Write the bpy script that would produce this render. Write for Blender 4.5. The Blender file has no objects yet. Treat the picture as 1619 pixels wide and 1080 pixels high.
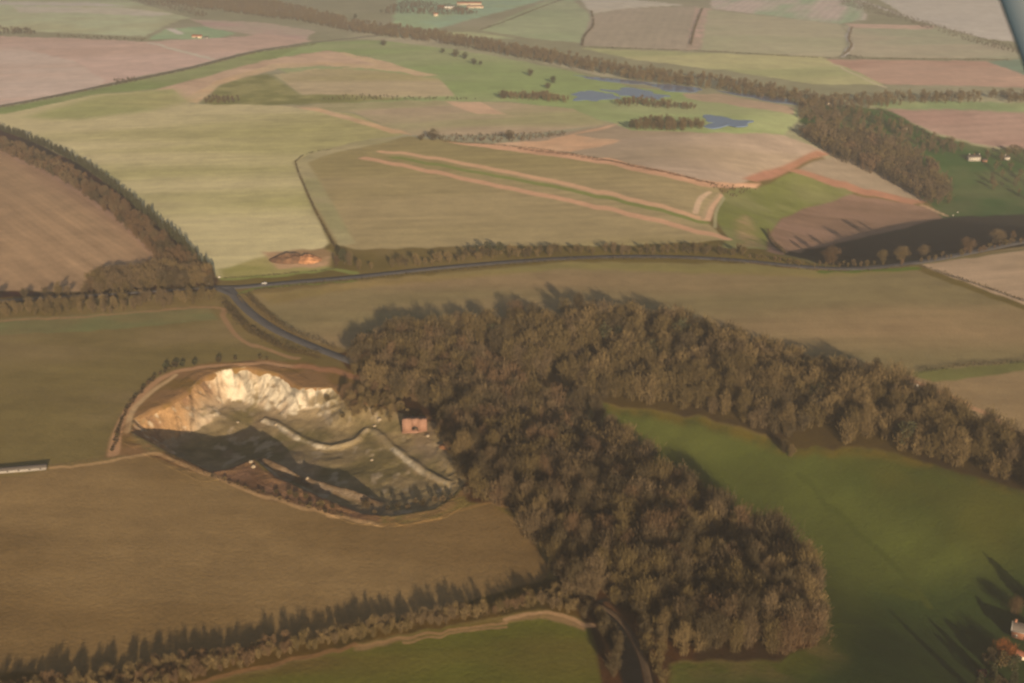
import bpy, math, random
import numpy as np
from mathutils import Vector, Matrix

# ------------------------------------------------------------------ camera, sky, sun, exposure
PW, PH, FPX = 1619.0, 1080.0, 1736.0
CAM_H, PITCH = 300.0, math.radians(21.7)
SUN_EL = math.radians(13.0)
SUN_TO = Vector((0.24, -0.97, 0)).normalized() * math.cos(SUN_EL) + Vector((0, 0, math.sin(SUN_EL)))
HAZE_D = 2.35e-4
EXPOSURE = 1.05
sc = bpy.context.scene
COL = sc.collection
cam_d = bpy.data.cameras.new("camera"); cam = bpy.data.objects.new("camera", cam_d); COL.objects.link(cam)
cam.location = (0, 0, CAM_H); cam.rotation_euler = (math.pi / 2 - PITCH, 0, 0)
cam_d.sensor_width = 36; cam_d.lens = 36 * FPX / PW
cam_d.clip_start = 0.1; cam_d.clip_end = 60000
cam_d.dof.use_dof = True; cam_d.dof.focus_distance = 900; cam_d.dof.aperture_fstop = 3.4
sc.camera = cam
w = bpy.data.worlds.new("World"); sc.world = w; w.use_nodes = True
nt = w.node_tree; bg = nt.nodes["Background"]
sky = nt.nodes.new("ShaderNodeTexSky"); sky.sky_type = 'NISHITA'; sky.sun_disc = False
sky.sun_elevation = SUN_EL; sky.sun_rotation = math.atan2(SUN_TO.x, SUN_TO.y)
sky.altitude = 300; sky.air_density = 1.0; sky.dust_density = 2.5
nt.links.new(sky.outputs[0], bg.inputs[0]); bg.inputs[1].default_value = 0.034
sl = bpy.data.lights.new("sun", 'SUN'); sl.energy = 5.0; sl.angle = math.radians(0.6); sl.color = (1, 0.74, 0.47)
so = bpy.data.objects.new("sun", sl); COL.objects.link(so); so.location = (300, -600, 500)
so.rotation_euler = (-SUN_TO).to_track_quat('-Z', 'Y').to_euler()
sc.view_settings.view_transform = 'Standard'; sc.view_settings.look = 'None'
sc.view_settings.exposure = EXPOSURE; sc.view_settings.gamma = 1
sc.render.engine = 'CYCLES'
sc.cycles.max_bounces = 4; sc.cycles.diffuse_bounces = 2; sc.cycles.glossy_bounces = 2
sc.cycles.transparent_max_bounces = 4; sc.cycles.volume_bounces = 0
sc.cycles.pixel_filter_type = 'BLACKMAN_HARRIS'; sc.cycles.filter_width = 2.4
random.seed(7); RNG = np.random.default_rng(7)

# ------------------------------------------------------------------ air
def build_haze():
    import bmesh
    bm = bmesh.new(); bmesh.ops.create_cube(bm, size=1)
    for v in bm.verts: v.co = (v.co.x * 26000, v.co.y * 26000, -95 + (v.co.z + .5) * 402)
    me = bpy.data.meshes.new("haze"); bm.to_mesh(me); m = bpy.data.materials.new("haze_air"); m.use_nodes = True
    t = m.node_tree; t.nodes.clear(); o = t.nodes.new("ShaderNodeOutputMaterial"); p = t.nodes.new("ShaderNodeVolumePrincipled")
    p.inputs["Color"].default_value = (0.95, 0.93, 0.90, 1); p.inputs["Density"].default_value = HAZE_D; p.inputs["Anisotropy"].default_value = 0.42
    t.links.new(p.outputs[0], o.inputs["Volume"]); me.materials.append(m)
    h = bpy.data.objects.new("haze", me); COL.objects.link(h); h["kind"] = "stuff"
build_haze()
# ------------------------------------------------------------------ noise
def _hash(ix, iy, s):
    n = (ix.astype(np.int64) * 374761393 + iy.astype(np.int64) * 668265263 + s * 974634777) & 0xffffffff
    n = ((n ^ (n >> 13)) * 1274126177) & 0xffffffff
    return ((n ^ (n >> 16)) & 0xffff) / 65535.0
def vnoise(x, y, s=0):
    x = np.asarray(x, float); y = np.asarray(y, float)
    ix = np.floor(x); iy = np.floor(y); fx = x - ix; fy = y - iy
    fx = fx * fx * (3 - 2 * fx); fy = fy * fy * (3 - 2 * fy)
    a = _hash(ix, iy, s); b = _hash(ix + 1, iy, s); c = _hash(ix, iy + 1, s); d = _hash(ix + 1, iy + 1, s)
    return (a * (1 - fx) + b * fx) * (1 - fy) + (c * (1 - fx) + d * fx) * fy
def fbm(x, y, s=0, o=4):
    t = 0; a = 0.5; n = 0
    for i in range(o):
        t = t + a * vnoise(x * 2 ** i + 17 * i, y * 2 ** i + 31 * i, s + i); n += a; a *= 0.5
    return t / n
def sstep(a, b, x):
    t = np.clip((x - a) / (b - a), 0, 1); return t * t * (3 - 2 * t)

# ------------------------------------------------------------------ photograph pixel -> ground
def ray(px, py):
    px = np.asarray(px, float); py = np.asarray(py, float)
    u = (px - PW / 2) / FPX; v = (PH / 2 - py) / FPX
    return u, np.cos(PITCH) + v * np.sin(PITCH), -np.sin(PITCH) + v * np.cos(PITCH)
def flat(px, py, z=0):
    dx, dy, dz = ray(px, py); t = (z - CAM_H) / np.minimum(dz, -0.012)
    return np.stack([dx * t, dy * t], -1)
def seg_dist(x, y, P, closed=False):
    """distance to a polyline, arclength-like parameter (vertex index units)"""
    P = np.asarray(P, float); best = np.full(np.shape(x), 1e18); par = np.zeros(np.shape(x)); side = np.zeros(np.shape(x))
    n = len(P) if closed else len(P) - 1
    for i in range(n):
        a = P[i]; b = P[(i + 1) % len(P)]; d = b - a; L2 = max(d @ d, 1e-9)
        t = np.clip(((x - a[0]) * d[0] + (y - a[1]) * d[1]) / L2, 0, 1)
        ex = x - a[0] - t * d[0]; ey = y - a[1] - t * d[1]; q = ex * ex + ey * ey
        m = q < best; best = np.where(m, q, best); par = np.where(m, i + t, par)
        side = np.where(m, d[0] * ey - d[1] * ex, side)
    return np.sqrt(best), par, side
def inside(x, y, P):
    P = np.asarray(P, float); x = np.asarray(x); y = np.asarray(y); r = np.zeros(x.shape, bool)
    k = (x >= P[:, 0].min()) & (x <= P[:, 0].max()) & (y >= P[:, 1].min()) & (y <= P[:, 1].max())
    X = x[k]; Y = y[k]; q = np.zeros(X.shape, bool); j = len(P) - 1
    for i in range(len(P)):
        xi, yi = P[i]; xj, yj = P[j]
        if yi != yj:
            q ^= ((yi > Y) != (yj > Y)) & (X < (xj - xi) * (Y - yi) / (yj - yi) + xi)
        j = i
    r[k] = q; return r

RIDGE = flat([1150, 1240, 1330, 1450, 1540, 1640, 1800], [404, 414, 420, 414, 398, 380, 360])
RIDGE_D = [0, 10, 34, 50, 58, 66, 70]
RX = np.linspace(RIDGE[0, 0] - 60, RIDGE[-1, 0] + 400, 60)
def _sm(v):
    for _ in range(5): v = np.convolve(np.pad(v, 2, mode='edge'), [.1, .2, .4, .2, .1], 'valid')
    return v
RDEP = _sm(np.interp(RX, RIDGE[:, 0], RIDGE_D)); RYS = _sm(np.interp(RX, RIDGE[:, 0], RIDGE[:, 1]))
VALE = flat([715, 790, 880, 985, 1135, 1300, 1480, 1640, 1820], [512, 560, 608, 652, 715, 792, 888, 990, 1120])
VALE_D = [0, 11, 18, 23, 27, 29, 31, 32, 32]
RIVER = flat([380, 560, 700, 850, 1000, 1150, 1300, 1450, 1640, 1900], [20, 58, 82, 118, 150, 172, 178, 175, 170, 165])
def terrain(x, y):
    x = np.asarray(x, float); y = np.asarray(y, float)
    dep = np.interp(x, RX, RDEP); v = (y - np.interp(x, RX, RYS)) * 0.93
    prof = sstep(4, 125, v) * (1 - sstep(250, 520 + dep * 4, v))
    z = -dep * prof
    d2, p2, _ = seg_dist(x, y, VALE)
    z = z - np.interp(p2, range(len(VALE_D)), VALE_D) * (1 - sstep(2, 112, d2))
    d3, _, _ = seg_dist(x, y, RIVER)
    und = 5.0 * (fbm(x / 420 + 3.1, y / 420 + 1.7, 5, 2) - 0.5)
    r = np.hypot(x, y)
    und = und + sstep(1300, 2600, r) * 14 * (fbm(x / 1100, y / 1100, 9, 2) - 0.5)
    und = und * sstep(120, 330, d3)
    return z + und
def at(px, py):
    """ground points (x,y,z) seen at photograph pixels"""
    px = np.atleast_1d(np.asarray(px, float)); py = np.atleast_1d(np.asarray(py, float))
    dx, dy, dz = ray(px, py); dz = np.minimum(dz, -0.012)
    tf = -CAM_H / dz
    lo = tf * 0.93; hi = tf * 0.93; done = np.zeros(len(px), bool)
    for k in range(90):
        nhi = tf * (0.93 + 0.006 * (k + 1))
        below = (CAM_H + dz * nhi) < terrain(dx * nhi, dy * nhi)
        lo = np.where(done, lo, np.where(below, hi, nhi)); hi = np.where(done, hi, nhi); done |= below
    for k in range(14):
        m = (lo + hi) / 2; b = (CAM_H + dz * m) < terrain(dx * m, dy * m)
        hi = np.where(b, m, hi); lo = np.where(b, lo, m)
    return np.stack([dx * hi, dy * hi, terrain(dx * hi, dy * hi)], -1)
def dens(pts, step=35, closed=True):
    out = []; n = len(pts)
    for i in range(n if closed else n - 1):
        a = np.array(pts[i], float); b = np.array(pts[(i + 1) % n], float)
        k = max(1, int(np.hypot(*(b - a)) / step))
        for j in range(k): out.append(a + (b - a) * j / k)
    if not closed: out.append(np.array(pts[-1], float))
    return np.array(out)
def smooth(pts, k=6):
    """Catmull-Rom through the points"""
    P = np.array(pts, float); P = np.vstack([2 * P[0] - P[1], P, 2 * P[-1] - P[-2]]); out = []
    for i in range(1, len(P) - 2):
        for j in range(k):
            t = j / k; a, b, c, d = P[i - 1], P[i], P[i + 1], P[i + 2]
            out.append(0.5 * (2 * b + (c - a) * t + (2 * a - 5 * b + 4 * c - d) * t * t + (3 * b - a - 3 * c + d) * t ** 3))
    out.append(P[-2]); return np.array(out)
def wline(pts, curved=True):
    q = smooth(pts) if curved and len(pts) > 2 else dens(pts, 30, False)
    return at(q[:, 0], q[:, 1])
def wpoly(pts):
    q = dens(pts); return at(q[:, 0], q[:, 1])[:, :2]

# ------------------------------------------------------------------ surface colours with haze taken out; lens darkening of near ground stays in
HZ = np.array([0.31, 0.265, 0.19]); LIT = np.array([0.67, 0.53, 0.42])
def lin(c):
    c = np.asarray(c, float) / 255; g_ = c @ [.3, .59, .11] if c.ndim == 1 else 0; c = (g_ + (c - g_) * .86) * [1.0, .985, 1.0]; return np.where(c < 0.04045, c / 12.92, ((c + 0.055) / 1.055) ** 2.4)
def albedo(c, D):
    T = math.exp(-HAZE_D * D); return np.clip((lin(c) - HZ * (1 - T)) / (T * LIT), 0.014, 0.8)

# ------------------------------------------------------------------ materials
def mat(name, rough=0.9):
    m = bpy.data.materials.new(name); m.use_nodes = True
    b = m.node_tree.nodes["Principled BSDF"]; b.inputs["Roughness"].default_value = rough
    b.inputs["Specular IOR Level"].default_value = 0.15
    return m, m.node_tree, b
def noise_mat(name, c1, c2, scale=0.5, rough=0.9, detail=4, bump=0, coord="Object", spec=0.15, vary=0):
    m, t, b = mat(name, rough); N = t.nodes; L = t.links
    tc = N.new("ShaderNodeTexCoord"); nz = N.new("ShaderNodeTexNoise"); nz.inputs["Scale"].default_value = scale
    nz.inputs["Detail"].default_value = detail
    L.new(tc.outputs[coord], nz.inputs["Vector"])
    r = N.new("ShaderNodeValToRGB"); r.color_ramp.elements[0].position = 0.32; r.color_ramp.elements[1].position = 0.68
    r.color_ramp.elements[0].color = (*c1, 1); r.color_ramp.elements[1].color = (*c2, 1)
    L.new(nz.outputs["Fac"], r.inputs[0]); out = r.outputs[0]
    if vary:
        oi = N.new("ShaderNodeObjectInfo"); mr = N.new("ShaderNodeMapRange")
        mr.inputs["To Min"].default_value = 1 - vary; mr.inputs["To Max"].default_value = 1 + vary
        L.new(oi.outputs["Random"], mr.inputs[0])
        mx = N.new("ShaderNodeVectorMath"); mx.operation = 'SCALE'
        L.new(out, mx.inputs[0]); L.new(mr.outputs[0], mx.inputs["Scale"]); out = mx.outputs[0]
    L.new(out, b.inputs["Base Color"]); b.inputs["Specular IOR Level"].default_value = spec
    if bump:
        bp = N.new("ShaderNodeBump"); bp.inputs["Strength"].default_value = bump
        L.new(nz.outputs["Fac"], bp.inputs["Height"]); L.new(bp.outputs[0], b.inputs["Normal"])
    return m
def attr_mat(name, nscales, bump_scale, bump_d, rows=False):
    """soil and turf: set colour of each field with its painted shade, broken up by noise at several sizes and by drill rows"""
    m, t, b = mat(name, 0.95); N = t.nodes; L = t.links
    at_ = N.new("ShaderNodeAttribute"); at_.attribute_name = "soil"
    geo = N.new("ShaderNodeNewGeometry"); val = None
    for s, amp, st in nscales:
        mp = N.new("ShaderNodeMapping"); mp.inputs["Scale"].default_value = st
        nz = N.new("ShaderNodeTexNoise"); nz.inputs["Scale"].default_value = s; nz.inputs["Detail"].default_value = 5
        L.new(geo.outputs["Position"], mp.inputs[0]); L.new(mp.outputs[0], nz.inputs["Vector"])
        mr = N.new("ShaderNodeMapRange"); mr.inputs["From Min"].default_value = 0.25; mr.inputs["From Max"].default_value = 0.75
        mr.inputs["To Min"].default_value = 1 - amp; mr.inputs["To Max"].default_value = 1 + amp
        L.new(nz.outputs["Fac"], mr.inputs[0])
        if val is None: val = mr.outputs[0]
        else:
            q = N.new("ShaderNodeMath"); q.operation = 'MULTIPLY'; L.new(val, q.inputs[0]); L.new(mr.outputs[0], q.inputs[1]); val = q.outputs[0]
    if rows:
        ra = N.new("ShaderNodeAttribute"); ra.attribute_name = "rowcoord"; am = N.new("ShaderNodeAttribute"); am.attribute_name = "rowamp"
        acc = None
        for per, wgt in ((24, 1.0), (7.3, 0.5)):
            k = N.new("ShaderNodeMath"); k.operation = 'MULTIPLY'; k.inputs[1].default_value = 2 * math.pi / per
            L.new(ra.outputs["Fac"], k.inputs[0])
            s = N.new("ShaderNodeMath"); s.operation = 'SINE'; L.new(k.outputs[0], s.inputs[0])
            s2 = N.new("ShaderNodeMath"); s2.operation = 'MULTIPLY'; s2.inputs[1].default_value = wgt; L.new(s.outputs[0], s2.inputs[0])
            if acc is None: acc = s2.outputs[0]
            else:
                a = N.new("ShaderNodeMath"); L.new(acc, a.inputs[0]); L.new(s2.outputs[0], a.inputs[1]); acc = a.outputs[0]
        a = N.new("ShaderNodeMath"); a.operation = 'MULTIPLY_ADD'; L.new(acc, a.inputs[0]); L.new(am.outputs["Fac"], a.inputs[1]); a.inputs[2].default_value = 1
        q = N.new("ShaderNodeMath"); q.operation = 'MULTIPLY'; L.new(val, q.inputs[0]); L.new(a.outputs[0], q.inputs[1]); val = q.outputs[0]
    sm = N.new("ShaderNodeVectorMath"); sm.operation = 'SCALE'; L.new(at_.outputs["Color"], sm.inputs[0]); L.new(val, sm.inputs["Scale"])
    L.new(sm.outputs[0], b.inputs["Base Color"]); b.inputs["Specular IOR Level"].default_value = 0.05
    if bump_d:
        nb = N.new("ShaderNodeTexNoise"); nb.inputs["Scale"].default_value = bump_scale; nb.inputs["Detail"].default_value = 6
        L.new(geo.outputs["Position"], nb.inputs["Vector"])
        bp = N.new("ShaderNodeBump"); bp.inputs["Strength"].default_value = 1; bp.inputs["Distance"].default_value = bump_d
        L.new(nb.outputs["Fac"], bp.inputs["Height"]); L.new(bp.outputs[0], b.inputs["Normal"])
    return m
def plain(name, c, rough=0.8, spec=0.3):
    return noise_mat(name, tuple(x * 0.88 for x in c), tuple(min(1, x * 1.1) for x in c), 1.5, rough, 3, 0, "Object", spec)

# ------------------------------------------------------------------ mesh helpers
def np_mesh(name, V, F, mats, midx=None, shade=False):
    """V (n,3), F (m,k) one face size"""
    V = np.asarray(V, np.float32); F = np.asarray(F, np.int32); me = bpy.data.meshes.new(name)
    me.vertices.add(len(V)); me.vertices.foreach_set("co", V.ravel())
    k = F.shape[1]; me.loops.add(F.size); me.loops.foreach_set("vertex_index", F.ravel())
    me.polygons.add(len(F)); me.polygons.foreach_set("loop_start", np.arange(0, F.size, k, dtype=np.int32))
    me.polygons.foreach_set("loop_total", np.full(len(F), k, np.int32))
    for m in mats: me.materials.append(m)
    if midx is not None: me.polygons.foreach_set("material_index", np.asarray(midx, np.int32))
    if shade: me.polygons.foreach_set("use_smooth", np.ones(len(F), bool))
    me.update(calc_edges=True); return me
def link(name, me, parent=None, loc=None, rz=0):
    o = bpy.data.objects.new(name, me); COL.objects.link(o)
    if parent is not None: o.parent = parent
    if loc is not None: o.location = loc
    o.rotation_euler[2] = rz; return o
def tag(o, label, cat, group=None, kind=None):
    if label: o["label"] = label
    if cat: o["category"] = cat
    if group: o["group"] = group
    if kind: o["kind"] = kind
    return o
def empty(name, loc, rz=0):
    o = bpy.data.objects.new(name, None); COL.objects.link(o); o.location = loc; o.rotation_euler[2] = rz
    o.empty_display_size = 1; return o
class MB:
    """collects quads"""
    def __init__(s): s.v = []; s.f = []
    def quad(s, a, b, c, d): n = len(s.v); s.v += [a, b, c, d]; s.f.append((n, n + 1, n + 2, n + 3))
    def box(s, x0, x1, y0, y1, z0, z1):
        n = len(s.v); s.v += [(x, y, z) for z in (z0, z1) for x, y in ((x0, y0), (x1, y0), (x1, y1), (x0, y1))]
        s.f += [tuple(n + i for i in q) for q in ((3, 2, 1, 0), (4, 5, 6, 7), (0, 1, 5, 4), (1, 2, 6, 5), (2, 3, 7, 6), (3, 0, 4, 7))]
    def prism(s, prof, axis, a0, a1):
        """4-point profile extruded along x or y"""
        n = len(s.v); k = len(prof)
        for a in (a0, a1):
            for p, z in prof: s.v.append((a, p, z) if axis == 'x' else (p, a, z))
        for i in range(k): j = (i + 1) % k; s.f.append((n + i, n + j, n + k + j, n + k + i))
        s.f.append((n, n + 1, n + 2, n + 3)); s.f.append((n + k, n + k + 1, n + k + 2, n + k + 3))
    def tube(s, a, b, r0, r1, k=5):
        a = Vector(a); b = Vector(b); d = (b - a).normalized(); u = d.orthogonal().normalized(); w_ = d.cross(u); n = len(s.v)
        for c, r in ((a, r0), (b, r1)):
            for i in range(k):
                t = 2 * math.pi * i / k; s.v.append(tuple(c + u * (r * math.cos(t)) + w_ * (r * math.sin(t))))
        for i in range(k): j = (i + 1) % k; s.f.append((n + i, n + j, n + k + j, n + k + i))
    def mesh(s, name, m): return np_mesh(name, s.v, s.f, [m])
    def build(s, name, m, parent=None, loc=None, rz=0): return link(name, s.mesh(name, m), parent, loc, rz)

# ================================================================== GROUND
# fields: outline in the photograph, colour 1, colour 2, patchiness size (m), stretch, row direction (deg), row strength
FIELDS = [
 ([(-300,-60),(1900,-60),(1900,300),(-300,300)], (148,136,104),(142,132,98),300,1,10,.02),
 ([(-300,250),(2000,250),(2000,1400),(-300,1400)], (120,100,64),(108,92,56),120,1,10,.02),
 # far left
 ([(-200,-5),(200,0),(300,28),(250,46),(230,58),(60,50),(-200,46)], (163,157,120),(158,148,112),200,1,5,.03),
 ([(20,10),(190,12),(275,22),(240,26),(120,20),(30,20)], (186,158,130),(180,160,128),200,1,0,.0),
 ([(-100,2),(150,4),(200,10),(20,8)], (182,160,134),(170,158,128),200,1,0,.0),
 ([(235,62),(262,46),(330,42),(372,53),(340,62)], (142,150,110),(150,152,112),90,1,0,.0),
 ([(262,46),(275,44),(292,54),(280,55)], (192,175,145),(192,170,140),40,1,0,0),
 ([(300,30),(420,36),(500,50),(480,64),(400,55),(330,44)], (165,145,118),(168,140,118),150,1,0,.02),
 ([(-300,52),(0,57),(150,62),(230,66),(380,58),(420,53),(495,65),(400,80),(300,105),(180,130),(60,155),(-300,222)], (180,150,125),(174,145,119),150,4,12,.05),
 ([(-200,70),(30,75),(120,98),(165,128),(150,138),(60,155),(-200,205)], (184,155,130),(176,148,122),120,4,14,.05),
 # green strip below far road
 ([(-300,226),(60,160),(180,135),(300,110),(400,84),(500,69),(560,70),(420,96),(250,141),(150,150),(10,182),(-300,245)], (133,134,86),(142,138,92),80,3,0,.0),
 # river meadows
 ([(490,66),(620,64),(760,84),(900,112),(1000,138),(1120,150),(1260,172),(1262,192),(1235,215),(1000,206),(900,172),(800,160),(560,168),(420,100)], (140,143,92),(150,146,100),200,2,0,.0),
 ([(560,52),(700,62),(850,92),(1000,126),(1120,150),(1000,130),(860,100),(720,78),(600,64),(540,60)], (160,145,112),(150,140,105),100,2,0,.0),
 ([(1080,148),(1130,148),(1255,170),(1255,181),(1180,170),(1090,156)], (168,140,108),(160,136,104),60,2,0,.0),
 ([(500,108),(560,120),(690,130),(720,152),(560,156),(480,150),(430,118)], (168,150,108),(160,144,100),120,3,0,.02),
 ([(245,142),(420,95),(520,80),(600,95),(680,120),(560,104),(440,106),(345,130),(300,163),(280,158)], (182,150,116),(172,142,110),60,2,0,.0),
 ([(285,160),(340,128),(430,102),(520,98),(620,105),(685,120),(600,110),(520,103),(440,108),(350,134),(312,163)], (198,152,112),(192,148,108),60,2,0,0),
 ([(530,82),(545,83),(620,102),(690,119),(660,120),(600,104)], (194,152,112),(190,150,112),60,1,0,0),
 ([(440,118),(520,108),(600,112),(690,124),(720,150),(560,153),(485,150),(455,136)], (168,146,108),(160,142,98),140,3,0,.02),
 ([(318,162),(345,136),(395,120),(425,116),(450,134),(478,149),(560,150),(640,156),(560,162),(340,168)], (130,122,80),(146,134,88),40,1,0,0),
 # big pale green field
 ([(-20,182),(10,180),(150,150),(270,141),(300,164),(440,166),(560,180),(640,214),(560,224),(490,243),(466,258),(520,385),(500,400),(430,405),(420,428),(350,440),(330,438),(200,330),(120,272),(20,225),(-60,205)], (177,157,110),(156,142,92),170,5,8,.03),
 ([(40,185),(150,152),(270,142),(300,160),(240,175),(120,190)], (150,142,92),(160,146,96),100,3,0,0),
 ([(420,405),(480,398),(520,396),(520,425),(380,440),(350,440),(345,425)], (140,128,72),(150,132,80),40,2,0,0),
 ([(415,398),(510,392),(525,400),(520,420),(440,424)], (168,130,92),(150,118,80),20,1,0,0),
 # middle
 ([(440,167),(650,159),(800,161),(905,172),(965,196),(830,212),(662,214),(640,212),(560,178)], (164,140,106),(152,140,96),120,4,10,.03),
 ([(470,168),(500,170),(640,208),(655,214),(620,210)], (188,150,110),(182,146,104),60,1,0,0),
 ([(700,160),(760,161),(800,180),(755,180)], (190,150,114),(186,148,112),60,1,0,0),
 ([(790,228),(965,196),(1000,206),(1235,213),(1312,242),(1180,290),(1130,290),(960,250)], (160,136,108),(152,130,100),120,4,14,.04),
 ([(780,226),(860,222),(975,195),(960,203),(905,213),(980,222),(965,228),(900,240),(820,236)], (188,148,110),(182,142,104),50,1,0,0),
 ([(460,256),(490,243),(560,224),(650,216),(790,230),(960,256),(1130,296),(1145,312),(1110,345),(1148,380),(1000,388),(760,388),(560,395),(530,385)], (153,131,90),(145,126,82),150,5,6,.05),
 ([(462,258),(490,243),(560,224),(640,216),(600,228),(530,240),(488,256),(560,385),(535,388)], (150,136,92),(158,140,98),60,2,0,.0),
 ([(700,224),(790,228),(960,250),(1130,288),(1205,292),(1198,300),(1120,296),(950,258),(790,236)], (188,142,104),(176,134,98),50,1,0,0),
 ([(1140,308),(1160,296),(1200,300),(1235,278),(1255,272),(1350,300),(1345,312),(1235,345),(1214,370),(1212,395),(1140,392),(1150,375),(1128,345)], (118,114,68),(128,120,76),60,1,0,0),
 ([(1165,350),(1185,343),(1195,365),(1210,392),(1170,392)], (150,124,84),(130,116,72),20,1,0,0),
 ([(1175,284),(1295,240),(1315,243),(1200,290)], (162,118,90),(156,116,86),60,1,0,0),
 ([(1255,272),(1318,245),(1390,265),(1470,322),(1350,300)], (146,126,98),(140,122,92),80,2,20,.04),
 ([(1245,270),(1262,268),(1360,296),(1470,322),(1440,324),(1340,302)], (158,118,88),(154,114,86),60,1,0,0),
 ([(1212,398),(1214,372),(1235,345),(1345,308),(1430,322),(1500,335),(1500,352),(1240,404)], (138,110,86),(128,104,80),60,3,12,.05),
 # village hollow
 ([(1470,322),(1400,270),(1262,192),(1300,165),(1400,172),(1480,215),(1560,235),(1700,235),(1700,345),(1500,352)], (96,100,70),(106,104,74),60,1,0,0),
 ([(1240,404),(1500,345),(1900,320),(1900,360),(1640,384),(1450,416),(1330,424)], (72,74,54),(80,80,56),60,1,0,0),  # dale's cast shade deepened by a darker ground colour
 # top right
 ([(640,-60),(900,-60),(930,0),(860,0),(690,46),(620,44)], (148,150,118),(150,150,114),150,1,0,.0),
 ([(540,40),(640,44),(700,50),(760,52),(820,62),(700,58)], (162,155,112),(154,150,110),150,1,0,.0),
 ([(760,48),(860,2),(905,0),(935,25),(925,68),(850,62)], (154,150,112),(148,146,108),120,2,10,.03),
 ([(905,-20),(1010,0),(1085,8),(985,14),(935,22)], (186,160,130),(180,156,128),150,1,0,.03),
 ([(935,24),(985,14),(1105,10),(1085,80),(918,72)], (162,144,116),(156,140,112),150,3,80,.05),
 ([(1100,12),(1125,14),(1112,76),(1085,80)], (180,148,122),(160,140,112),60,1,85,.12),
 ([(1120,16),(1330,38),(1345,72),(1322,92),(1108,79)], (158,148,112),(164,150,116),150,3,5,.03),
 ([(1120,-30),(1350,-30),(1372,30),(1330,38),(1125,14)], (178,152,128),(150,150,116),90,6,70,.10),
 ([(1333,40),(1480,42),(1600,78),(1660,92),(1450,92),(1340,88),(1348,64)], (164,148,116),(154,146,112),120,3,5,.02),
 ([(1340,38),(1480,40),(1470,46),(1345,44)], (182,148,120),(178,148,120),120,3,5,.0),
 ([(1345,-30),(1700,-30),(1700,75),(1560,62),(1440,30)], (182,164,138),(174,158,134),150,4,5,.06),
 ([(918,76),(1300,90),(1325,100),(1400,134),(1290,134),(1150,112),(1000,94)], (168,155,108),(156,148,102),100,3,5,.03),
 ([(1306,94),(1590,97),(1700,120),(1700,140),(1400,134)], (172,140,112),(164,130,104),100,4,10,.06),
 ([(1560,97),(1700,88),(1700,122),(1619,118)], (130,135,106),(130,135,106),100,1,0,.0),
 ([(1360,160),(1700,164),(1700,180),(1400,174)], (130,132,92),(136,134,94),60,1,0,.0),
 ([(1398,173),(1500,175),(1700,179),(1700,236),(1560,232),(1480,212)], (150,124,102),(142,114,94),90,5,8,.08),
 # left ploughland
 ([(-300,140),(0,232),(100,280),(180,340),(256,412),(245,432),(150,444),(130,460),(-300,464)], (146,116,86),(152,122,88),90,9,-52,.10),
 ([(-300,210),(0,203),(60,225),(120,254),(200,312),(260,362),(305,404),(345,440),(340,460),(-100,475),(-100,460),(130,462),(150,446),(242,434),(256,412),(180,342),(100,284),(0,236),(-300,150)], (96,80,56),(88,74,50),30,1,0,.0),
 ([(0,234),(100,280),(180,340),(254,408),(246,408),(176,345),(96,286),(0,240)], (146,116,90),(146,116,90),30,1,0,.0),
 # fields below the left road
 ([(-400,520),(0,505),(335,486),(360,515),(400,540),(478,566),(400,574),(330,578),(270,592),(215,640),(190,690),(180,716),(80,736),(-400,775)], (124,103,68),(114,97,61),70,2,-4,.04),
 ([(-300,520),(0,505),(330,486),(345,505),(200,520),(-300,545)], (112,106,68),(120,104,68),40,2,0,.0),
 ([(400,466),(560,446),(900,414),(1180,418),(1300,428),(1440,424),(1470,436),(1700,520),(1700,570),(1430,600),(1300,640),(900,620),(560,556),(470,530)], (142,114,78),(126,108,72),130,4,4,.04),
 ([(400,466),(560,446),(900,414),(1180,418),(1330,430),(1450,420),(1450,428),(1300,440),(900,424),(560,456),(430,480)], (128,112,68),(136,112,70),50,3,0,.0),
 ([(1455,420),(1700,374),(1700,512)], (166,136,102),(150,124,92),70,4,15,.06),
 ([(1430,598),(1619,574),(1700,570),(1700,740),(1619,690),(1460,628)], (138,112,76),(130,104,70),70,2,0,.03),
 ([(1430,592),(1619,570),(1700,562),(1700,578),(1619,584),(1480,606)], (112,104,62),(120,104,66),40,2,0,.0),
 ([(-400,790),(0,757),(240,718),(330,752),(450,796),(600,832),(700,817),(775,795),(830,830),(872,890),(860,920),(600,985),(200,1075),(-400,1075)], (126,99,62),(115,90,56),60,2,-3,.04),
 ([(-400,1075),(0,1060),(200,1075),(600,990),(860,915),(930,920),(940,980),(850,962),(560,1018),(300,1085),(-400,1200)], (92,72,42),(78,66,38),14,1,0,0),
 ([(240,1110),(340,1078),(560,1022),(700,992),(850,974),(935,990),(985,1110),(985,1400),(-400,1400),(-400,1300)], (92,86,40),(98,78,44),45,3,5,.03),
 ([(560,1024),(700,994),(850,968),(935,984),(925,994),(850,976),(700,1000),(560,1030)], (128,98,62),(104,84,46),12,3,0,0),
 # the green vale
 ([(900,610),(960,642),(1100,662),(1215,694),(1235,715),(1280,708),(1380,716),(1619,778),(1900,840),(1900,1500),(1040,1500),(1055,1050),(1230,1048),(1300,1000),(1290,920),(1060,790)], (90,88,46),(82,81,44),100,2,30,.02),
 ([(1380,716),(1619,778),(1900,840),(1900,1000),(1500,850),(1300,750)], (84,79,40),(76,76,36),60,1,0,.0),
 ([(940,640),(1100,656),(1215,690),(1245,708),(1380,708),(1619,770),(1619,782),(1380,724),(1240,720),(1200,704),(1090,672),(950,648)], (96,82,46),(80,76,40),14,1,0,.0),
 ([(1380,940),(1619,900),(1900,900),(1900,1500),(1100,1500),(1120,1075),(1300,1040)], (67,70,40),(64,66,38),40,1,0,.0),
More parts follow.
